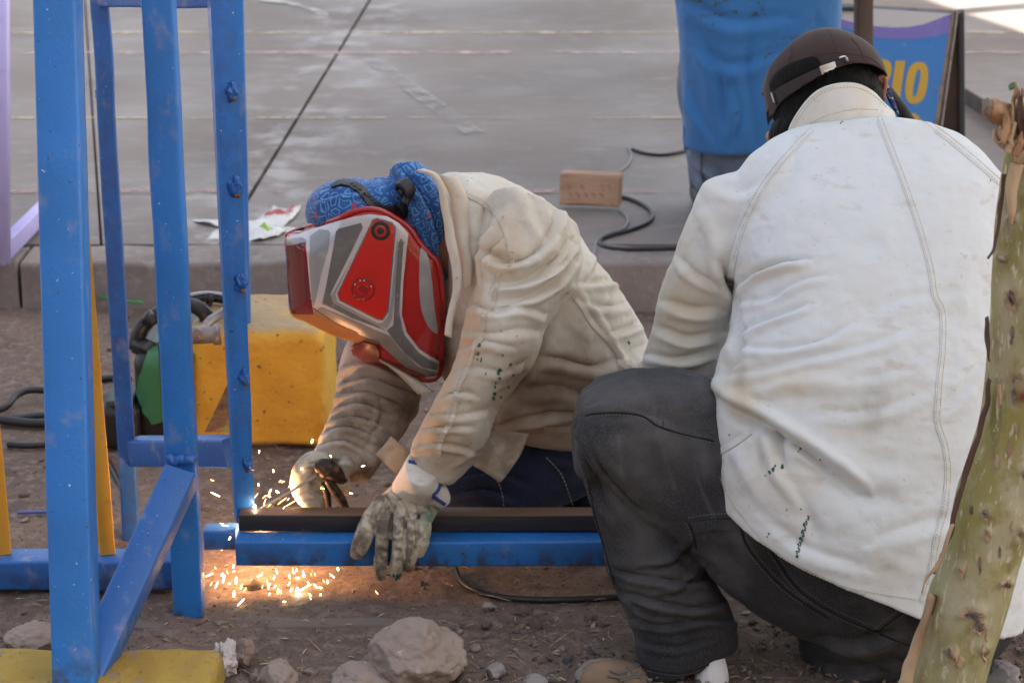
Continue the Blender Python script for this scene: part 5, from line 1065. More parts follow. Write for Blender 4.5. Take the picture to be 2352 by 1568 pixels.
for ln_ in ([(938, 1059), (960, 1066), (985, 1075), (1003, 1088), (1010, 1106), (1005, 1124), (993, 1137)], [(994, 1139), (1008, 1148), (1021, 1157)]):
    q_ = [hit_near(BCU, x, y, 3.2) for x, y in densify(cr(ln_, 4), 5)]; mesh("cuff_binding", *tube([p_+n*.0008 for p_, n in q_], .0034, 8), bind, gl)
# right glove closed round the electrode holder
RY = 3.36
gr_palm = [ball(742, 1092, 46, 44, RY+.02, .04, 4, 20), limb([P(800, 1085, RY+.03), P(760, 1090, RY+.025)], [.04, .04])]
gr_f = []
for i, (dx, dy, dY) in enumerate(((0, 0, -.014), (6, 8, .010), (14, 14, .034), (22, 18, .056))):
    gr_f.append(limb([P(748+dx, 1060+dy, RY+dY), P(714+dx, 1062+dy, RY+dY-.012), P(692+dx*.8, 1092+dy, RY+dY-.018), P(694+dx*.8, 1128+dy*.7, RY+dY-.014), P(714+dx*.7, 1150+dy*.4, RY+dY-.004), P(736+dx*.5, 1152+dy*.3, RY+dY+.008)], [.018, .0185, .0185, .018, .0165, .012], 14))
gr_t = limb([P(800, 1066, RY-.01), P(792, 1078, RY-.03), P(780, 1094, RY-.036)], [.018, .0155, .011], 12)
V, Q = fuse(gr_palm+gr_f+[gr_t], .0024, 4, .45); V = sculpt(V, Q, [([(684, 1136), (708, 1130), (735, 1134)], 3, -4), ([(690, 1152), (715, 1148), (738, 1150)], 3, -3.5), ([(684, 1112), (710, 1108), (730, 1112)], 3, -3.5), ([(690, 1080), (715, 1074), (738, 1078)], 4, -3), ([(700, 1070), (725, 1066), (745, 1070)], 5, 2, 'fold')]); V = wrinkle(V, Q, .0012, 30, (1, 1, 1), 53, 3)
mesh("glove", V, Q, glove_mat("pale_glove", (.62, .58, .48), .2), we, attrs={"grime": stain(V, Q, [(768, 1085, 34, 42, 1.0), (758, 1140, 24, 40, .9), (800, 1070, 26, 30, .7)]), "green": np.zeros(len(V))})
# far cuff ring
q = [P(728+ (846-728)*t+10*math.sin(t*3.1), 1046+(1108-1046)*t-14*math.sin(t*3.14), 3.35-.0*t) for t in np.linspace(0, 1, 14)]
# inner body, one skin
head_w = ball(815, 560, 105, 150, 3.49, .085, 4, -12); neck_w = limb([P(880, 560, 3.47), P(980, 545, 3.46), P(1060, 560, 3.46)], [.055, .055, .07])
Vb, Qb = fuse([head_w, neck_w]+[loft(thin(x, .76), 24, 3) for x in (torso_w, slv_l, slv_r, t1, t2, s1, s2)]+[loft(thin([s[:5]+(s[5],) for s in [(925, 1098, 1010, 1136, 3.252, .030), (898, 1118, 1010, 1160, 3.250, .033), (872, 1140, 1004, 1180, 3.244, .032), (866, 1200, 985, 1206, 3.215, .02)]], .7), 20, 3)]+[limb([P(820, 1040, 3.42), P(790, 1072, RY+.035), P(755, 1088, RY+.03)], [.026, .024, .022])], .006, 4)
mesh("body", Vb, Qb, SKIN, we)
# ---- bandana
bd = N("bandana"); 
vo = bd.new("ShaderNodeTexVoronoi"); vo.feature = 'DISTANCE_TO_EDGE'; vo.distance = 'EUCLIDEAN' if hasattr(vo, 'distance') else vo.distance; vo.inputs["Scale"].default_value = 56; vo.inputs["Randomness"].default_value = .85
ds = bd.new("ShaderNodeTexNoise"); ds.inputs["Scale"].default_value = 30; bd.link(bd.co, ds.inputs["Vector"])
vm = bd.new("ShaderNodeVectorMath", operation='MULTIPLY_ADD'); bd.link(ds.outputs["Color"], vm.inputs[0]); vm.inputs[1].default_value = (.022, .022, .022); bd.link(bd.co, vm.inputs[2]); bd.link(vm.outputs[0], vo.inputs["Vector"])
e_ = vo.outputs["Distance"]; l1 = bd.math('MULTIPLY', bd.ramp(e_, .10, .14), bd.ramp(e_, .19, .23, 1, 0))
c = bd.mix(bd.ramp(bd.noise(8, 4), .4, .7), (.016, .075, .27), (.022, .10, .34)); c = bd.mix(l1, c, (.09, .30, .55))
v2 = bd.ramp(bd.noise(26, 2), .70, .73); c = bd.mix(bd.math('MULTIPLY', v2, .9), c, (.40, .05, .06))
bd.set(**{"Base Color": c, "Roughness": .85, "Normal": bd.bump(bd.noise(300, 3), .3, .0008), "Sheen Weight": .2})
MY = 3.485
V, Q = fuse([ball(815, 492, 112, 82, MY, .095, 4, -6), ball(880, 470, 70, 62, MY, .08, 4), loft([(895, 402, 985, 392, MY+.0, .07), (915, 450, 1016, 440, MY-.02, .085), (930, 520, 1024, 520, MY-.02, .085), (950, 575, 1026, 585, MY-.02, .075), (985, 630, 1030, 640, MY-.03, .06), (1008, 672, 1036, 682, MY-.03, .04)], 32, 5)], .0032, 6)
V = sculpt(V, Q, [([(925, 400), (960, 440), (985, 500), (1000, 580), (1015, 660)], 8, 9, 'fold'), ([(950, 395), (985, 430), (1003, 500), (1015, 580)], 7, 8, 'fold'), ([(905, 400), (925, 440), (935, 500), (960, 560)], 8, -8), ([(960, 470), (975, 530), (995, 600)], 7, -5), ([(720, 470), (780, 450), (850, 440)], 9, 2, 'fold')]); V = wrinkle(V, Q, .0016, 22, (1, 1, 1), 63, 3)
bn = mesh("bandana", V, Q, bd.m, we); BB = bvh_of(V, Q)
# ---- helmet
hout = r3([(168, 545), (310, 488), (500, 437), (600, 395), (700, 372), (800, 387), (900, 438), (980, 500), (1040, 588), (1110, 668), (1162, 722), (1190, 900), (1196, 1100), (1184, 1380), (1165, 1465), (1100, 1492), (1000, 1462), (850, 1415), (700, 1355), (618, 1310), (606, 1252), (450, 1188), (300, 1112), (198, 1056), (182, 900), (170, 700)])
def rimw(q): q = np.asarray(q, float); return np.clip(((q[:, 0]-657)/360-.10)/.25, 0, 1)*np.clip((800-q[:, 1])/120, 0, 1)*.86
def helmet_volume(out, Y0, hw):
    B = densify(cr(out, 4, True), 7, True); m = len(B); x0, y0 = B.min(0); x1, y1 = B.max(0)
    gx, gy = np.meshgrid(np.arange(x0+3, x1, 6.0), np.arange(y0+3, y1, 6.0)); g = np.stack([gx.ravel(), gy.ravel()], 1); ins = np.zeros(len(g), bool)
    for i in range(m):
        a, c = B[i], B[(i+1) % m]; cond = (a[1] > g[:, 1]) != (c[1] > g[:, 1])
        with np.errstate(divide='ignore', invalid='ignore'): xx = (c[0]-a[0])*(g[:, 1]-a[1])/(c[1]-a[1])+a[0]
        ins ^= cond & (g[:, 0] < xx)
    g = g[ins]; dm = np.min(np.hypot(g[:, None, 0]-B[None, :, 0], g[:, None, 1]-B[None, :, 1]), 1); g = g[dm > 2.5]
    co, e2, f2, *_ = geometry.delaunay_2d_cdt([Vector(p) for p in B]+[Vector(p) for p in g], [(i, (i+1) % m) for i in range(m)], [], 1, 1e-4)
    co = np.array([tuple(c) for c in co]); D = np.empty(len(co))
    for s in range(0, len(co), 500):
        q = co[s:s+500]; best = np.full(len(q), 1e9)
        for i in range(m):
            a, c = B[i], B[(i+1) % m]; d = c-a; t = np.clip(((q-a)@d)/(d@d), 0, 1); v = q-(a+t[:, None]*d); best = np.minimum(best, np.hypot(v[:, 0], v[:, 1]))
        D[s:s+500] = best
    # distance over which the side turns away: wide at the visor, narrow at the rear rim
    lx = (co[:, 0]-x0)/(x1-x0); R_ = 86-58*np.clip(lx*1.6, 0, 1)
    t = np.clip(D/R_, 0, 1); f = np.sqrt(1-(1-t)**2)
    cen = np.clip(D/150, 0, 1); f = f*(.80+.20*np.sin(cen*math.pi/2))
    f = rimw(co)+(1-rimw(co))*f
    top = []; bot = []
    for (x, y), ff in zip(co, f):
        yy = Y0 + .10*(y-690)/390*.0 + .05*(1-(x-x0)/(x1-x0))*.4
        top.append(P(x, y, yy-hw*ff)); bot.append(P(x, y, yy)+FW*hw*ff)
    k = len(co); Fc = [tuple(f_) for f_ in f2]; cnt = {}
    for f_ in Fc:
        for i in range(len(f_)): cnt[(f_[i], f_[(i+1) % len(f_)])] = 1
    edge = [(a, c) for (a, c) in cnt if (c, a) not in cnt]
    V = np.array(top+bot); F3 = Fc+[tuple(i+k for i in f_[::-1]) for f_ in Fc]+[(c, a, a+k, c+k) for a, c in edge]
    return V, F3
redm = N("red_gloss"); redm.set(**{"Base Color": redm.mix(redm.ramp(redm.noise(30, 5), .55, .75, 0, .5), (.36, .006, .005), (.26, .008, .007)), "Roughness": .16, "Coat Weight": .6, "Coat Roughness": .05, "Normal": redm.bump(redm.noise(200, 3), .03, .0005)})
drm = surf("dark_red_lens", (.13, .006, .006), .12, coat=.6, var=[(30, 4, .5, .7, (.10, .008, .008), .6)])
silm = surf("silver_print", (.56, .54, .54), .3, .25, var=[(26, 6, .5, .7, (.42, .39, .38), .5), (120, 3, .68, .72, (.2, .18, .17), .6)], coat=.3)
grm = surf("grey_print", (.125, .125, .125), .35, .1, var=[(30, 6, .5, .7, (.19, .185, .18), .7), (90, 5, .64, .7, (.30, .29, .28), .5)], coat=.2)
lgm = surf("light_grey_print", (.27, .275, .28), .35, .1, var=[(30, 6, .5, .7, (.36, .36, .36), .7)], coat=.2)
amb = surf("arc_lit_edge", (.30, .13, .03), .3, coat=.3)  # orange arc light on the chin lip, painted into its colour
HMY = 3.46
V, Fc = helmet_volume(hout, HMY, .105)
hl = mesh("welding_helmet", V, Fc, redm.m, we); bm = bmesh.new(); bm.from_mesh(hl.data); bmesh.ops.recalc_face_normals(bm, faces=bm.faces); bm.to_mesh(hl.data); bm.free()
BHM = BVHTree.FromPolygons([tuple(v) for v in V], Fc)
def hp(name, poly, off, m, th=.0012, rounded=0, res=6):
    V_, F_ = patch(BHM, r3(poly), off, th, res, HMY-.1, rounded); return sharp(mesh(name, V_, F_, m, hl), 50)
hp("silver_frame", [(190, 556), (310, 520), (500, 456), (620, 422), (720, 408), (830, 422), (905, 465), (968, 535), (952, 700), (930, 900), (924, 1080), (955, 1180), (1040, 1290), (1168, 1372), (1160, 1435), (1110, 1462), (960, 1408), (870, 1330), (770, 1243), (600, 1168), (352, 1042), (336, 960), (300, 570), (190, 590)], 0, silm)
dgm = surf("shaded_silver", (.20, .175, .16), .4, .1, var=[(30, 6, .5, .7, (.14, .125, .115), .7), (90, 5, .64, .7, (.32, .29, .27), .5)])  # silver lower band in shade, the darkening put into the colour
hp("lower_band", [(352, 1042), (400, 1010), (600, 1094), (770, 1168), (850, 1200), (930, 1300), (1040, 1400), (1150, 1440), (1110, 1460), (960, 1406), (870, 1328), (770, 1241), (600, 1166)], .0012, dgm, .0008)
hp("lens", [(176, 612), (285, 594), (318, 800), (344, 1000), (352, 1060), (206, 1056), (186, 900)], .0, drm)
hp("grey_inset", [(178, 572), (280, 562), (300, 575), (306, 592), (178, 612)], .0012, lgm, .0006)
hp("grey_inset", [(330, 552), (452, 514), (456, 560), (448, 640), (400, 800), (362, 985), (346, 990), (338, 900)], .0012, lgm, .0006, 2)
hp("grey_inset", [(512, 505), (600, 478), (662, 462), (674, 490), (600, 650), (530, 790), (470, 905), (458, 945), (480, 990), (640, 1070), (770, 1136), (830, 1150), (862, 1100), (884, 900), (905, 640), (895, 560), (902, 500), (860, 450), (760, 425), (720, 440), (650, 600), (500, 880), (430, 1000), (405, 985), (440, 850)], .0012, lgm, .0006)
hp("grey_inset", [(500, 520), (520, 500), (660, 464), (672, 492), (560, 720), (462, 925), (480, 985), (770, 1134), (820, 1162), (600, 1080), (412, 985), (440, 840)], .0014, grm, .0006)
hp("silver_ring", [(722, 434), (762, 420), (870, 448), (902, 492), (882, 700), (852, 1000), (836, 1070), (800, 1112), (770, 1112), (510, 976), (494, 925), (515, 880)], .0016, silm, .0012)
hp("dark_bezel", [(735, 442), (765, 431), (866, 460), (890, 496), (842, 1040), (805, 1096), (768, 1090), (522, 966), (505, 922), (530, 868)], .0026, grm, .0006)
redb = surf("bright_red_gloss", (.50, .010, .006), .14, coat=.6, bumps=[(60, 3, .05, .002)])
hp("battery_cover", [(741, 452), (766, 440), (861, 470), (881, 502), (832, 1036), (798, 1084), (770, 1079), (530, 958), (515, 918), (540, 866)], .003, redb, .0022)
hp("grey_inset", [(905, 590), (922, 562), (940, 590), (920, 850), (908, 1040), (932, 1160), (1000, 1260), (1095, 1348), (1158, 1388), (1146, 1422), (1060, 1402), (950, 1312), (870, 1215), (830, 1160), (872, 1130), (886, 850)], .0014, grm, .0008)
hp("silver_edge", [(938, 600), (950, 590), (936, 860), (926, 1060), (958, 1176), (1040, 1284), (1160, 1366), (1158, 1386), (1040, 1310), (945, 1190), (914, 1060), (922, 860)], .0018, silm, .001)
hp("red_side", [(978, 560), (1040, 640), (1100, 700), (1140, 800), (1160, 1000), (1168, 1330), (1060, 1270), (985, 1180), (950, 1080), (950, 900), (968, 700)], .0, redm.m, .0025)
hp("grey_inset", [(1048, 622), (1100, 700), (1124, 850), (1140, 1050), (1150, 1182), (1100, 1135), (1058, 1040), (1042, 900), (1042, 750)], .0026, lgm, .0008, 2)
hp("chin_lip", [(352, 1046), (600, 1172), (770, 1246), (760, 1262), (600, 1252), (450, 1190), (300, 1115), (210, 1062)], .0, amb)
hp("chin_guard", [(612, 1256), (690, 1230), (762, 1252), (782, 1290), (784, 1345), (700, 1352), (625, 1310)], .001, surf("chin_red", (.12, .010, .010), .45, bumps=[(60, 4, .3, .002)]), .006)
# red rim round the shell, ratchet knobs, dial
q = [P(x, y, HMY+.02*(1-(x-657)/360)-.105*float(rimw([(x, y)])[0])-.004) for x, y in cr(r3([(168, 548), (310, 490), (500, 440), (600, 396), (700, 374), (800, 389), (900, 440), (980, 502), (1040, 590), (1110, 672), (1160, 726), (1188, 900), (1192, 1100), (1180, 1390), (1160, 1465), (1100, 1490), (1040, 1475)]), 6)]
mesh("rim", *tube(q, .0052, 10), redm.m, hl)
q = cr([P(x, y, HMY-.085) for x, y in r3([(1075, 615), (1120, 690), (1150, 800), (1168, 1000), (1172, 1250), (1168, 1380)])], 6)
mesh("rear_flange", *tube([p+np.array((0, .03, 0)) for p in q], .0075, 10), redm.m, hl)
def knob(name, px, py, ru, depth, b_, Y, m, parent, ridges=0, squash=1.0):
    p, n = hit_near(b_, px, py, Y); k = upm(p); r = ru/k; t = unit(np.cross(n, (0, 0, 1))); u = np.cross(t, n); mb = MB(); prof = [(1.0, 0), (1.0, .55), (.92, .75), (.62, .8), (.60, .62), (.35, .62), (.30, .95), (.02, 1.0)]; ns = 32; V_ = []
    for pr, h in prof:
        for j in range(ns):
            a = 2*math.pi*j/ns; rr = pr*r*(1+(.05 if ridges and j % 2 else 0)*(pr > .9)); V_.append(p+t*rr*math.cos(a)*squash+u*rr*math.sin(a)+n*(h*depth-.003))
    return sharp(mesh(name, V_, ring_faces(len(prof), ns), m, parent), 30)
kx = r3([(790, 512)])[0]; knob("knob", kx[0], kx[1], 23, .012, BHM, HMY-.1, blk, hl, 1)
kx = r3([(676, 890)])[0]; c0, n0 = hit_near(BHM, kx[0], kx[1], HMY-.1)
t0 = unit(np.cross(n0, (0, 0, 1))); u0 = np.cross(t0, n0); k0_ = upm(c0)
rr1 = 26/k0_; mesh("dial_ring", *tube([c0+n0*.0056+t0*rr1*math.cos(a)+u0*rr1*math.sin(a) for a in np.linspace(0, 2*math.pi, 40)], .0011, 6, False), drm, hl)
rr1 = 15/k0_; V_ = []; prof = [(1.0, .004), (.95, .009), (.7, .0095), (.6, .0075), (.02, .0075)]
for pr, h in prof:
    for j in range(28): a = 2*math.pi*j/28; V_.append(c0+t0*rr1*pr*math.cos(a)+u0*rr1*pr*math.sin(a)+n0*h)
sharp(mesh("dial", V_, ring_faces(len(prof), 28), redm.m, hl), 30)
wht2 = surf("white_print", (.8, .8, .8), .5); mb = MB()
for x, y in r3([(657, 833), (683, 833), (623, 858), (729, 872), (619, 930), (640, 950), (650, 955), (660, 957), (670, 959), (679, 958)]):
    p, n = hit_near(BHM, x, y, HMY-.1); mb.add(*blob(p+n*.0055, (.0012, .0008, .0014), 1, 0))
mb.build("dial_marks", wht2, hl)
# head strap over the bandana, pivot
sp_poly = r3([(468, 236), (490, 212), (540, 190), (610, 196), (670, 232), (740, 300), (800, 345), (870, 350), (930, 330), (960, 350), (960, 400), (900, 412), (830, 400), (770, 372), (700, 350), (640, 270), (580, 232), (530, 224), (480, 240)])
V_, F_ = patch(BB, sp_poly, .001, .004, 5, MY-.08); sharp(mesh("head_strap", V_, F_, blk, hl), 40)
mb = MB()
for i in range(9):
    t = i/8; x, y = r3([(600+t*150, 222+t*110)])[0]; p, n = hit_near(BB, x, y, MY-.08); mb.add(*blob(p+n*.005, (.0035, .002, .0022), 1, 0))
mb.build("strap_teeth", surf("mid_black", (.03, .03, .032), .35), hl)
kx = r3([(940, 375)])[0]; knob("knob", kx[0], kx[1], 20, .022, BB, MY-.09, blk, hl, 1, .8)
kx = r3([(965, 230)])[0]; knob("pivot", kx[0], kx[1], 23, .024, BB, MY-.09, blk, hl, 0, 1.1)
mesh("strap_link", *tube(cr([P(*r3([(900, 200)])[0], MY-.09), P(*r3([(960, 270)])[0], MY-.105), P(*r3([(950, 340)])[0], MY-.11)], 5), .007, 8), blk, hl)
V_, F_ = band(r3([(195, 530), (250, 500), (330, 476), (420, 462)]), r3([(240, 532), (280, 512), (340, 496), (420, 476)]), MY-.02, .01, 4); mesh("brow_pad", V_, F_, blk, hl)
# ---------------------------------------------------------------- man in the blue shirt, crouching on the court, head above the frame
bmn = empty("person", (.62, 5.12, CZ), "man in a paint stained blue polo shirt and faded jeans crouching on the court", "person")
BY = 5.12
shirt = [(1572, 335, 1915, 320, BY, .125, 0), (1571, 260, 1922, 240, BY, .13, 0), (1566, 160, 1926, 140, BY+.01, .13, 0), (1560, 60, 1930, 40, BY+.02, .13, 3), (1546, -40, 1934, -50, BY+.03, .13, 5), (1520, -150, 1950, -160, BY+.05, .125, 8), (1540, -220, 1930, -230, BY+.06, .10, 12), (1640, -262, 1840, -264, BY+.06, .06, 12)]
sl_l = [(1525, -200, 1625, -130, BY+.06, .07), (1545, -140, 1650, -100, BY+.12, .065), (1580, -70, 1680, -40, BY+.20, .06)]
sl_rr = [(1850, -150, 1940, -200, BY+.06, .07), (1830, -110, 1930, -130, BY+.12, .065), (1810, -60, 1900, -70, BY+.20, .055)]
V, Q = fuse([loft(shirt, 44, 5, 2.4), loft(sl_l, 24, 4), loft(sl_rr, 24, 4)], .006, 8)
V = sculpt(V, Q, [([(1590, 60), (1640, 180), (1660, 320)], 24, 5, 'fold'), ([(1720, 20), (1700, 150), (1720, 320)], 26, 5, 'fold'), ([(1570, 200), (1600, 260), (1640, 330)], 18, 5, 'fold'), ([(1860, 60), (1830, 180), (1850, 300)], 24, 5, 'fold'), ([(1580, 20), (1680, 60), (1800, 50)], 24, 5, 'fold'), ([(1680, 200), (1690, 270), (1676, 330)], 16, 5, 'fold'), ([(1600, 120), (1680, 160), (1780, 130)], 22, 4, 'fold')]); V = wrinkle(V, Q, .004, 7, (1, 1, .5), 71)
sm_ = N("blue_polo"); c = sm_.mix(sm_.ramp(sm_.noise(5, 5), .4, .7), (.030, .165, .43), (.026, .135, .36)); c = sm_.mix(sm_.ramp(sm_.noise(17, 6, (1, 1, 1.8)), .655, .70, 0, .8), c, (.035, .055, .09)); sm_.set(**{"Base Color": c, "Roughness": .85, "Normal": sm_.bump(sm_.noise(260, 3), .3, .001), "Sheen Weight": .2})
so = mesh("shirt", V, Q, sm_.m, bmn); BSH = bvh_of(V, Q)
olive = surf("olive_stain", (.055, .085, .04), .8)
r_ = random.Random(12); lst = []
for x0_, y0_, x1_, y1_, k_, sz in ((1612, 38, 1700, 26, 16, 3.2), (1640, 12, 1690, -6, 12, 4), (1738, -20, 1760, 44, 10, 3), (1752, 136, 1776, 118, 8, 2.6), (1800, 86, 1840, 84, 8, 2.6), (1590, -2, 1616, 6, 8, 3), (1820, 160, 1824, 182, 5, 3), (1760, 110, 1815, 100, 8, 2)):
    for q_ in range(k_): t_ = q_/k_; lst.append((x0_+(x1_-x0_)*t_+r_.uniform(-4, 4), y0_+(y1_-y0_)*t_+r_.uniform(-3, 3), sz*r_.uniform(.5, 1.3)))
spots(BSH, lst, olive, "paint_stain", so, 4, BY-.12)["kind"] = "stuff"
# side vent flap
V_, F_ = band([(1569, 290), (1571, 320), (1570, 345)], [(1582, 290), (1586, 318), (1581, 343)], BY-.02, .006, 4); mesh("vent_flap", V_, F_, sm_.m, bmn)
dj = denim("faded_denim", (.10, .14, .20), (.22, .26, .32))
pel = [(1592, 300, 1900, 300, BY+.02, .11, 0), (1588, 380, 1902, 370, BY+.02, .125, 0), (1600, 450, 1896, 440, BY+.04, .125, 0), (1640, 520, 1860, 520, BY+.08, .10, 0)]
def g3(x, y, z): return np.array((x, y, z))
lx0, lx1 = P(1670, 420, BY)[0], P(1830, 420, BY)[0]
legs = []
for x, sg_ in ((lx0, -1), (lx1, 1)):
    legs += [limb([g3(x, BY+.03, CZ+.27), g3(x+.03*sg_, BY+.22, CZ+.33), g3(x+.03*sg_, BY+.42, CZ+.40)], [.105, .085, .065]), limb([g3(x+.03*sg_, BY+.42, CZ+.40), g3(x+.03*sg_, BY+.28, CZ+.22), g3(x+.03*sg_, BY+.16, CZ+.09)], [.065, .06, .05])]
V, Q = fuse([loft(pel, 36, 4)]+legs, .007, 6); V = sculpt(V, Q, [([(1610, 350), (1612, 420), (1620, 470)], 6, 4), ([(1595, 360), (1640, 400), (1660, 450)], 16, 7, 'fold'), ([(1600, 400), (1640, 440), (1680, 460)], 16, 6, 'fold')]); V = wrinkle(V, Q, .003, 12, (1, 1, 1), 81)
jo = mesh("jeans", V, Q, dj, bmn, attrs={"warm": np.zeros(len(V))}); BJN = bvh_of(V, Q); seam(BJN, [[(1612, 345), (1611, 390), (1620, 440)]], .003).build("seam", surf("denim_seam", (.07, .09, .13), .9), jo)
for x, sg_ in ((lx0, -1), (lx1, 1)):
    Vs, Qs = fuse([limb([g3(x+.03*sg_, BY+.13, CZ+.05), g3(x+.03*sg_, BY+.25, CZ+.05), g3(x+.03*sg_, BY+.38, CZ+.035)], [.042, .045, .032])], .007, 3); mesh("shoe", Vs, Qs, blk, bmn)
hc = P(1745, -380, BY+.08)
body_parts = [loft(thin(shirt, .68), 28, 3), loft(thin(sl_l, .7), 18, 3), loft(thin(sl_rr, .7), 18, 3), loft(thin(pel, .85), 24, 3), limb([P(1740, -220, BY+.06), P(1742, -300, BY+.07)], [.06, .055]), blob(hc, (.075, .095, .115), 3, 0)] + [limb([p0, p1], [.05, .045]) for p0, p1 in ()]
for x0_, y0_, x1_, y1_, x2_, y2_ in ((1500, -60, 1490, 40, 1600, 60), (1985, -60, 1990, 60, 1985, 120)):
    pass
arm_a = limb([P(1630, -60, BY+.20), P(1650, 20, BY+.27), P(1690, 100, BY+.36)], [.045, .04, .03]); arm_b = limb([P(1850, -60, BY+.20), P(1860, -20, BY+.27), P(1850, 60, BY+.36)], [.045, .04, .03])
body_parts += [arm_a, arm_b]
for p0, sg_ in ((P(1690, 100, BY+.36), 1), (P(1850, 60, BY+.36), -1)):
    body_parts.append(blob(p0+g3(.03*sg_, .03, 0), (.04, .04, .018), 3, 0))
    for i in range(5): body_parts.append(limb([p0+g3(.04*sg_, .02+.012*i, 0), p0+g3(.075*sg_, .02+.014*i, -.008), p0+g3(.10*sg_, .02+.013*i, -.03)], [.010, .009, .008], 8))
for sg_ in (-1, 1): body_parts.append(blob(hc+g3(.078*sg_, .0, -.01), (.012, .02, .03), 2, 0))
body_parts.append(blob(hc+g3(0, .10, -.02), (.014, .02, .02), 2, 0))
Vb, Qb = fuse(body_parts, .007, 4); mesh("body", Vb, Qb, SKIN, bmn)
Vh2, Fh2 = blob(hc+g3(0, -.012, .022), (.083, .098, .105), 4, .06, 3, 2); mesh("hair", Vh2, Fh2, hairm, bmn)
# ---------------------------------------------------------------- tree trunk in front on the right
TY = 2.52
tr_ = empty("tree_trunk", (P(2200, 1600, TY)[0], TY, 0), "cut green barked tree trunk with peeling bark in front of the white jacket", "tree")
tst = [(2320, 270, 2420, 262, TY, .036), (2312, 330, 2432, 330, TY, .040), (2300, 430, 2440, 430, TY, .045), (2288, 520, 2446, 520, TY, .05), (2278, 640, 2450, 640, TY, .053), (2274, 760, 2452, 760, TY, .055), (2264, 880, 2450, 890, TY, .057), (2250, 980, 2440, 1000, TY, .058), (2216, 1080, 2410, 1110, TY, .06), (2192, 1170, 2374, 1200, TY, .06), (2168, 1280, 2336, 1300, TY, .058), (2136, 1370, 2310, 1390, TY, .058), (2108, 1470, 2280, 1490, TY, .06), (2080, 1568, 2256, 1580, TY, .062), (2040, 1700, 2240, 1710, TY, .066), (1990, 1900, 2240, 1900, TY, .08), (1960, 2000, 2260, 2000, TY, .10)]
V, Q = fuse([loft(tst, 44, 5)], .0036, 4)
n_ = normals(V, Q); V = V+n_*(.0035*fbm(V, 9, 3, 2)+.0012*fbm(V*np.array((1, 1, .35)), 40, 3, 6))[:, None]
knots = [(2325, 690, 20, 36), (2300, 595, 14, 10), (2325, 505, 12, 12), (2265, 1180, 14, 16), (2268, 1225, 10, 14), (2232, 1410, 40, 16), (2250, 1440, 24, 20), (2310, 1340, 20, 12), (2352, 1090, 10, 30), (2210, 1312, 8, 16), (2190, 1510, 10, 22), (2262, 1500, 9, 24), (2345, 1230, 22, 26)]
S = []
for x, y, rx, ry in knots: S += [([(x-rx*.9, y+2), (x, y-ry*.2), (x+rx*.9, y-2)], ry*.8, 4.5), ([(x-rx*.3, y-ry*.4), (x+rx*.1, y+ry*.4)], rx*.3, -6.5)]
V = sculpt(V, Q, S)
scar = stain(V, Q, [(x, y, rx*.9, ry*.9, .55) for x, y, rx, ry in knots]+[(2312, 550, 8, 60, .5), (2330, 880, 26, 26, .7), (2160, 1440, 10, 60, .4)])
pale = stain(V, Q, [(x, y, rx*1.9, ry*1.7, .95) for x, y, rx, ry in knots]+[(2300, 1250, 60, 80, .9), (2230, 1380, 90, 110, .85), (2330, 1150, 40, 90, .9), (2200, 1540, 90, 60, .6), (2330, 1320, 30, 80, .7), (2240, 1460, 60, 60, .7)])
rdk = stain(V, Q, [(2348, 912, 14, 14, 1.0), (2284, 1052, 12, 26, .35)])
tk = N("green_bark"); c = tk.mix(tk.ramp(tk.noise(7, 5, (1, 1, .35)), .35, .7), (.285, .255, .07), (.195, .185, .045))
c = tk.mix(tk.ramp(tk.noise(7, 9, (1, 1, .5), .65), .50, .56, 0, .75), c, (.39, .36, .22)); c = tk.mix(tk.ramp(tk.noise(34, 8, (1, 1, .16), .65), .55, .60, 0, .55), c, (.155, .15, .042))
c = tk.mix(tk.ramp(tk.noise(11, 6, (1, 1, .3)), .52, .72, 0, .75), c, (.30, .215, .11))
c = tk.mix(tk.math('MULTIPLY', tk.attr("pale"), tk.ramp(tk.noise(16, 9, None, .65), .40, .52, .15, 1)), c, (.47, .44, .31))
c = tk.mix(tk.ramp(tk.noise(110, 5, (1, 1, .25)), .61, .64, 0, .9), c, (.55, .50, .36))
c = tk.mix(tk.ramp(tk.noise(24, 6, (1, 1, .4)), .66, .72, 0, .8), c, (.36, .26, .15))
f = tk.math('MULTIPLY', tk.attr("scar"), tk.ramp(tk.noise(46, 6), .32, .52)); c = tk.mix(tk.math('MINIMUM', f, 1.0), c, (.27, .19, .12)); f = tk.math('MULTIPLY', tk.attr("scar"), tk.ramp(tk.noise(58, 6), .5, .6)); c = tk.mix(tk.math('MINIMUM', f, 1.0), c, (.07, .055, .045))
c = tk.mix(tk.attr("red"), c, (.16, .03, .015))
tk.set(**{"Base Color": c, "Roughness": .55, "Normal": tk.bump(tk.noise(60, 7, (1, 1, .35)), .6, .004, tk.bump(tk.noise(14, 6, (1, 1, .3)), .5, .006))})
tko = mesh("trunk", V, Q, tk.m, tr_, attrs={"scar": scar, "pale": pale, "red": rdk}); BT = bvh_of(V, Q)
peel = surf("peeling_bark", (.46, .34, .215), .85, var=[(30, 5, .4, .7, (.25, .15, .09), .8, (1, 1, .3)), (12, 5, .5, .7, (.50, .36, .22), .6)], bumps=[(80, 6, .6, .002, (1, 1, .3))]); dpeel = surf("dark_bark_edge", (.10, .055, .045), .85, bumps=[(80, 6, .6, .002)])
def strip(Lp, Rp, Y, m, th=.004, b_=.006, seed=0):
    V, Fc = band(Lp, Rp, Y, th, 6, b_); V = V+np.stack([vnoise(V, 45, seed+k*5) for k in range(3)], -1)*.003; mesh("bark_strip", V, Fc, m, tr_)
f_ = TY-.055
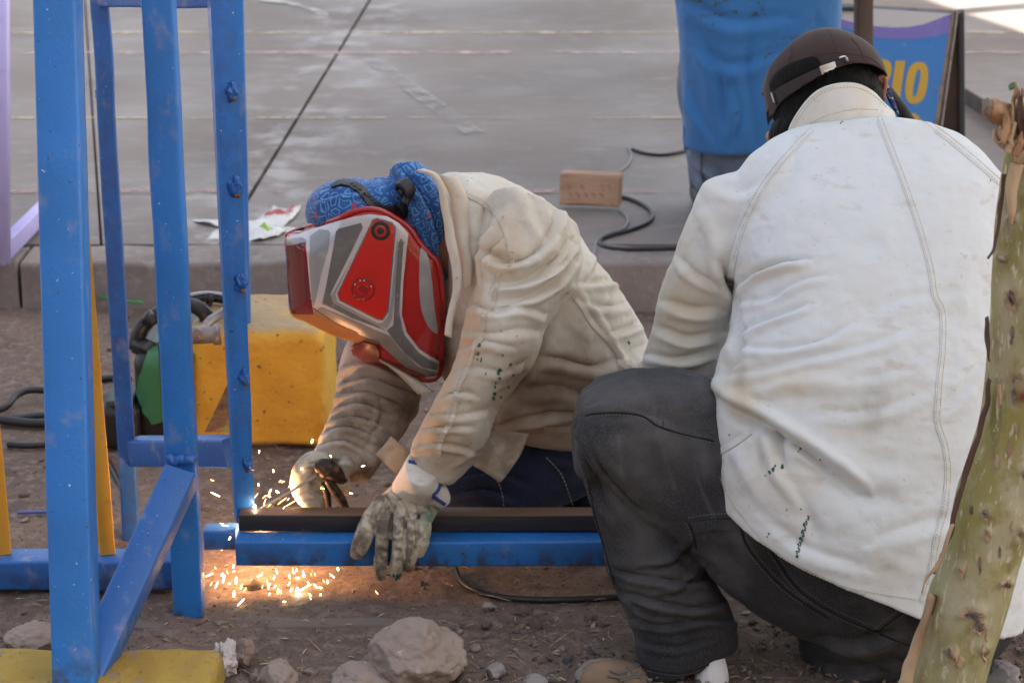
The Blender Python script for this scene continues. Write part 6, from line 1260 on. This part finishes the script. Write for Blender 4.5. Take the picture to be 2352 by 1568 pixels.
strip([(2268, 870), (2252, 960), (2212, 1080), (2186, 1180), (2166, 1260), (2140, 1310)], [(2278, 875), (2266, 960), (2228, 1080), (2198, 1180), (2174, 1262), (2146, 1316)], (f_+.03, f_+.02), dpeel, .004, .002, 1)
strip([(2188, 1200), (2160, 1270), (2132, 1320), (2114, 1356)], [(2196, 1206), (2170, 1275), (2142, 1325), (2118, 1362)], (f_+.02, f_), peel, .003, .003, 2)
strip([(2134, 1362), (2124, 1410), (2100, 1470), (2078, 1530), (2056, 1580)], [(2150, 1372), (2138, 1430), (2122, 1490), (2104, 1545), (2090, 1600)], (f_+.03, f_+.02), peel, .004, .006, 3)
strip([(2142, 1360), (2136, 1420), (2124, 1480)], [(2154, 1366), (2150, 1420), (2134, 1484)], (f_+.034, f_+.034), dpeel, .003, .003, 9)
strip([(2302, 400), (2300, 450), (2292, 500), (2284, 560), (2264, 594)], [(2312, 400), (2310, 450), (2302, 510), (2290, 564), (2268, 598)], (f_+.03, f_+.01), dpeel, .004, .002, 4)
strip([(2322, 372), (2312, 420), (2312, 480), (2318, 520)], [(2352, 380), (2340, 430), (2330, 490), (2324, 522)], (f_+.015, f_+.005), peel, .004, .006, 5)
strip([(2330, 360), (2352, 340), (2372, 330)], [(2340, 378), (2362, 362), (2382, 356)], (f_+.01, f_), peel, .004, .006, 6)
strip([(2262, 730), (2264, 790), (2268, 830)], [(2270, 725), (2274, 790), (2272, 835)], (f_+.03, f_+.03), dpeel, .003, .002, 7)
strip([(2288, 880), (2292, 910), (2300, 930)], [(2296, 880), (2302, 905), (2304, 928)], (f_, f_), peel, .002, .002, 8)
for x, y, w, h in ((2196, 1500, 7, 22), (2206, 1520, 10, 14), (2272, 1235, 8, 12), (2216, 1298, 5, 14), (2290, 1060, 6, 18), (2318, 1030, 8, 12)):
    V_, F_ = patch(BT, [(x-w*.6, y+h), (x-w, y+h*.2), (x-w*.5, y-h*.3), (x-w*.3, y-h), (x+w*.4, y-h*.9), (x+w, y-h*.3), (x+w*.5, y+h*.2), (x+w*.3, y+h*.8)], .0002, .0010, 4, TY-.05); mesh("bark_flake", V_, F_, peel, tr_)
greyb = surf("weathered_bark", (.20, .165, .14), .9, var=[(90, 5, .45, .65, (.075, .06, .05), .9), (60, 5, .58, .7, (.34, .28, .22), .7)], bumps=[(140, 6, 1, .003)])
rk = random.Random(9)
def ragged(x, y, rx, ry, k=22):
    return [(x+rx*math.cos(a)*rk.uniform(.55, 1.15), y+ry*math.sin(a)*rk.uniform(.55, 1.15)) for a in np.linspace(0, 2*math.pi, k, endpoint=False)]
for x, y, rx, ry in knots:
    if x > 2344: continue
    V_, F_ = patch(BT, ragged(x, y, rx*.85, ry*.85), .0004, .0012, 4, TY-.05); mesh("bark_flake", V_, F_, peel, tr_, False)
    if rx > 13:
        V_, F_ = patch(BT, ragged(x+rk.uniform(-3, 3), y+rk.uniform(-3, 3), rx*.55, ry*.55, 16), .0012, .0022, 3, TY-.05); V_ = V_+np.stack([vnoise(V_, 160, k*5) for k in range(3)], -1)*.002; mesh("knot", V_, F_, greyb, tr_, False)
for q_ in range(24):
    t_ = rk.random(); y = 420+t_*1120; xl = np.interp(y, [400, 760, 1000, 1200, 1400, 1568], [2305, 2280, 2255, 2190, 2135, 2085]); xr = min(2350, np.interp(y, [400, 1000, 1200, 1400, 1568], [2350, 2350, 2350, 2300, 2250])); x = rk.uniform(xl+14, xr-4); w = rk.uniform(2, 5.5); h = w*rk.uniform(2, 6)
    try: V_, F_ = patch(BT, ragged(x, y, w, h, 12), .0003, rk.uniform(.0006, .0016), 3, TY-.05); mesh("bark_flake", V_, F_, (peel, peel, greyb)[q_ % 3], tr_, False)
    except Exception: pass
# frayed broken top and stub
stub = surf("broken_wood", (.40, .24, .13), .8, var=[(40, 6, .45, .7, (.26, .14, .08), .8, (1, 1, .25)), (20, 5, .55, .7, (.52, .37, .22), .7)], bumps=[(90, 6, .7, .002, (1, 1, .3))])
V_, F_ = limb([P(2270, 246, TY-.04), P(2300, 262, TY-.03), P(2350, 282, TY)], [.0105, .0125, .017]); V_ = V_+np.stack([vnoise(V_, 60, k*5)+.5*vnoise(V_, 150, k*5) for k in range(3)], -1)*.0045; mesh("branch_stub", V_, F_, stub, tr_)
V_, F_ = blob(P(2267, 246, TY-.046), (.006, .010, .011), 3, .4, 3, 3); mesh("stub_end", V_, F_, surf("cut_grey_wood", (.20, .16, .13), .9, bumps=[(200, 4, .8, .001)]), tr_)
rr = random.Random(5)
spl = [(2318, 320, 2330, 204, 8), (2330, 320, 2338, 190, 9), (2342, 320, 2348, 198, 10), (2352, 320, 2344, 216, 9), (2310, 322, 2322, 236, 9), (2300, 330, 2312, 258, 9), (2362, 320, 2366, 186, 10), (2376, 320, 2380, 180, 10), (2326, 332, 2296, 284, 9), (2345, 345, 2356, 262, 12), (2320, 350, 2330, 280, 10), (2334, 360, 2350, 300, 11), (2390, 320, 2396, 205, 9), (2310, 345, 2292, 300, 7)]
for i, (x0_, y0_, x1_, y1_, w) in enumerate(spl):
    mx, my = (x0_+x1_)/2+rr.uniform(-6, 6), (y0_+y1_)/2; Yz = TY-.040+rr.uniform(-.012, .015); ux_ = (x1_-x0_)*.8
    V_, F_ = band([(x0_-w, y0_), (mx-w*.9, my), (mx-w*.6+ux_*.25, (my+y1_)/2), (x1_-3, y1_)], [(x0_+w, y0_), (mx+w*.8, my), (mx+w*.5+ux_*.25, (my+y1_)/2+5), (x1_+3, y1_+6)], Yz, .007, 6, .003); V_ = V_+np.stack([vnoise(V_, 55, i*3+k*5)+.6*vnoise(V_, 140, i+k*5) for k in range(3)], -1)*.0032; mesh("splinter", V_, F_, (stub, peel, dpeel)[(0, 1, 0, 2, 1, 0)[i % 6]], tr_)
V_, F_ = band([(2316, 196), (2322, 190), (2330, 188)], [(2318, 208), (2326, 206), (2332, 200)], TY-.03, .002, 4); mesh("leaf_bud", V_, F_, surf("green_bud", (.10, .22, .10), .6), tr_)
# ---------------------------------------------------------------- electrode holder, arc and sparks
eh = empty("electrode_holder", P(740, 1090, RY-.03), "burnt black electrode holder with a grey rod in the welder's right glove", "electrode holder")
burnt = surf("burnt_metal", (.030, .022, .018), .5, .4, var=[(60, 5, .5, .65, (.16, .075, .04), .8)], bumps=[(120, 5, .6, .002)])
V_, F_ = fuse([limb([P(728, 1075, RY-.05), P(748, 1072, RY-.052), P(772, 1088, RY-.045), P(790, 1100, RY-.03)], [.013, .016, .015, .012]), limb([P(742, 1068, RY-.055), P(752, 1092, RY-.058)], [.012, .013])], .003, 3); V_ = V_+normals(V_, F_)*(.003*fbm(V_, 60, 3))[:, None]; mesh("jaw", V_, F_, burnt, eh)
V_, F_ = limb([P(752, 1100, RY-.05), P(772, 1130, RY-.045), P(786, 1150, RY-.04), P(796, 1174, RY-.03)], [.007, .009, .008, .007]); mesh("lever", V_, F_, burnt, eh)
V_, F_ = limb([P(745, 1110, RY-.045), P(752, 1140, RY-.04), P(756, 1168, RY-.03)], [.006, .006, .005]); mesh("lever", V_, F_, burnt, eh)
tipp = P(592, 1171, 3.268)
mesh("rod", *tube([P(736, 1086, RY-.055), P(670, 1127, 3.290), tipp], [.0023, .0023, .0020], 8), surf("electrode_flux", (.30, .28, .26), .6), eh)
def emit(name, col, s):
    n = N(name); n.set(**{"Base Color": (0, 0, 0), "Emission Color": col, "Emission Strength": s}); return n.m
hot = emit("white_hot", (1, .82, .55), 13); ember = emit("glowing_spark", (1, .62, .22), 7); ember2 = emit("orange_spark", (1, .45, .12), 3)
arc_p = P(586, 1172, 3.262); arc_p[2] = max(arc_p[2], .148)
tag(mesh("welding_arc", *blob(arc_p, (.0028, .0028, .003), 2, .3), hot, None, origin=arc_p), "tiny white hot arc where the rod meets the tube end", "welding arc")
ld = bpy.data.lights.new("arc_light", 'POINT'); ld.energy = .22; ld.color = (1.0, .52, .24); ld.shadow_soft_size = .006
lo = bpy.data.objects.new("arc_light", ld); COL.objects.link(lo); lo.location = P(596, 1166, 3.300)
ld2 = bpy.data.lights.new("spatter_light", 'POINT'); ld2.energy = .58; ld2.color = (1.0, .46, .19); ld2.shadow_soft_size = .01
lo2 = bpy.data.objects.new("spatter_light", ld2); COL.objects.link(lo2); lo2.location = P(600, 1180, 3.312)
def r2(x, y): return (x/1.829*.91875, 780.9+y/1.829*.91875)
sparks = [(958, 1072, 22, -25, 1), (990, 1118, 20, -65, 1), (1022, 1090, 22, -80, 2), (1015, 1070, 10, -60, 1), (1080, 1098, 20, -85, 2), (1048, 1112, 8, 0, 1), (1070, 1158, 18, -85, 2), (1104, 1125, 14, -70, 1), (1102, 1196, 26, -45, 1), (1068, 1032, 10, -80, 2), (1186, 1076, 14, -35, 1), (1253, 1085, 12, -85, 1), (1265, 1055, 16, 70, 1), (1272, 1147, 14, -85, 2),
          (1324, 1080, 12, 80, 1), (1340, 1060, 26, 85, 0), (1362, 1155, 30, 85, 3), (1390, 1075, 26, 75, 2), (1395, 1130, 40, -28, 1), (1360, 1085, 8, 0, 2), (1345, 1063, 5, 0, 1), (1443, 1122, 14, 50, 1), (1465, 1130, 10, 10, 1), (1518, 1076, 16, 40, 1), (1545, 1046, 8, 80, 2), (1410, 1110, 10, 60, 1), (1320, 1115, 14, -60, 1), (1300, 1195, 8, 0, 1), (1120, 1140, 16, -60, 0), (1150, 1100, 10, -70, 0),
          (1225, 1110, 8, 60, 0), (1200, 1125, 10, -80, 0), (1330, 1140, 10, -70, 1), (1420, 1180, 8, 70, 0), (1480, 1100, 9, 60, 0), (1440, 1070, 9, 80, 0), (985, 1040, 8, 60, 0), (1040, 1060, 9, 70, 0), (985, 705, 26, 25, 1), (1185, 510, 8, 90, 1), (1250, 597, 8, 80, 1), (1182, 660, 7, 80, 1), (1427, 462, 11, -75, 2), (1380, 590, 6, 0, 1), (1235, 690, 14, -60, 1), (1268, 693, 10, 30, 2), (1232, 715, 6, 0, 1), (1474, 678, 9, 10, 1), (1008, 952, 12, 40, 2), (1015, 838, 12, 10, 0),
          (1042, 884, 12, -70, 1), (1030, 848, 20, 5, 0), (1020, 870, 16, -50, 1), (1050, 905, 10, -60, 1), (1512, 530, 7, 60, 1), (970, 640, 10, 15, 0), (1605, 700, 9, 10, 1), (1660, 575, 9, -20, 1), (1290, 735, 30, -38, 0), (1330, 745, 34, -30, 0), (1240, 745, 26, -50, 0), (1210, 740, 22, -70, 0)]
r9 = random.Random(21)
for q_ in range(18):
    sparks.append((r9.gauss(1220, 150), r9.uniform(1045, 1190), r9.uniform(5, 13), r9.choice((-80, -60, 70, 85, 50, -40)), r9.choice((0, 0, 1))))
for q_ in range(10): sparks.append((r9.uniform(1165, 1340), r9.uniform(640, 775), r9.uniform(6, 20), r9.uniform(-60, -20), 0))
mats = [ember2, ember, ember, hot]; base_me = {}
for i, (x, y, L, ang, k) in enumerate(sparks):
    ux, uy = r2(x, y); low = y > 1000; Yg = 3.235+rr.uniform(-.03, .05) if low else 3.26+rr.uniform(-.03, .05)
    if low and ux > 540: Yg = 3.27+rr.uniform(-.02, .05)
    p = P(ux, uy, Yg)
    if p[2] < .006: p = G(ux, uy, .008)
    kk = upm(p); ln = L*.5023/kk*.85; a = math.radians(-ang); d = RT*math.cos(a)+UPV*math.sin(a); w = (.0005, .0008, .0014, .0030)[k]
    V_, F_ = tube([p-d*ln, p-d*ln*.4, p+d*ln*.5, p+d*ln], [w*.35, w, w, w*.3], 6)
    o = mesh("spark", V_, F_, mats[k], None, origin=p); tag(o, "small glowing spark flying from the weld above or below the steel tube", "spark", "sparks thrown off by the weld")
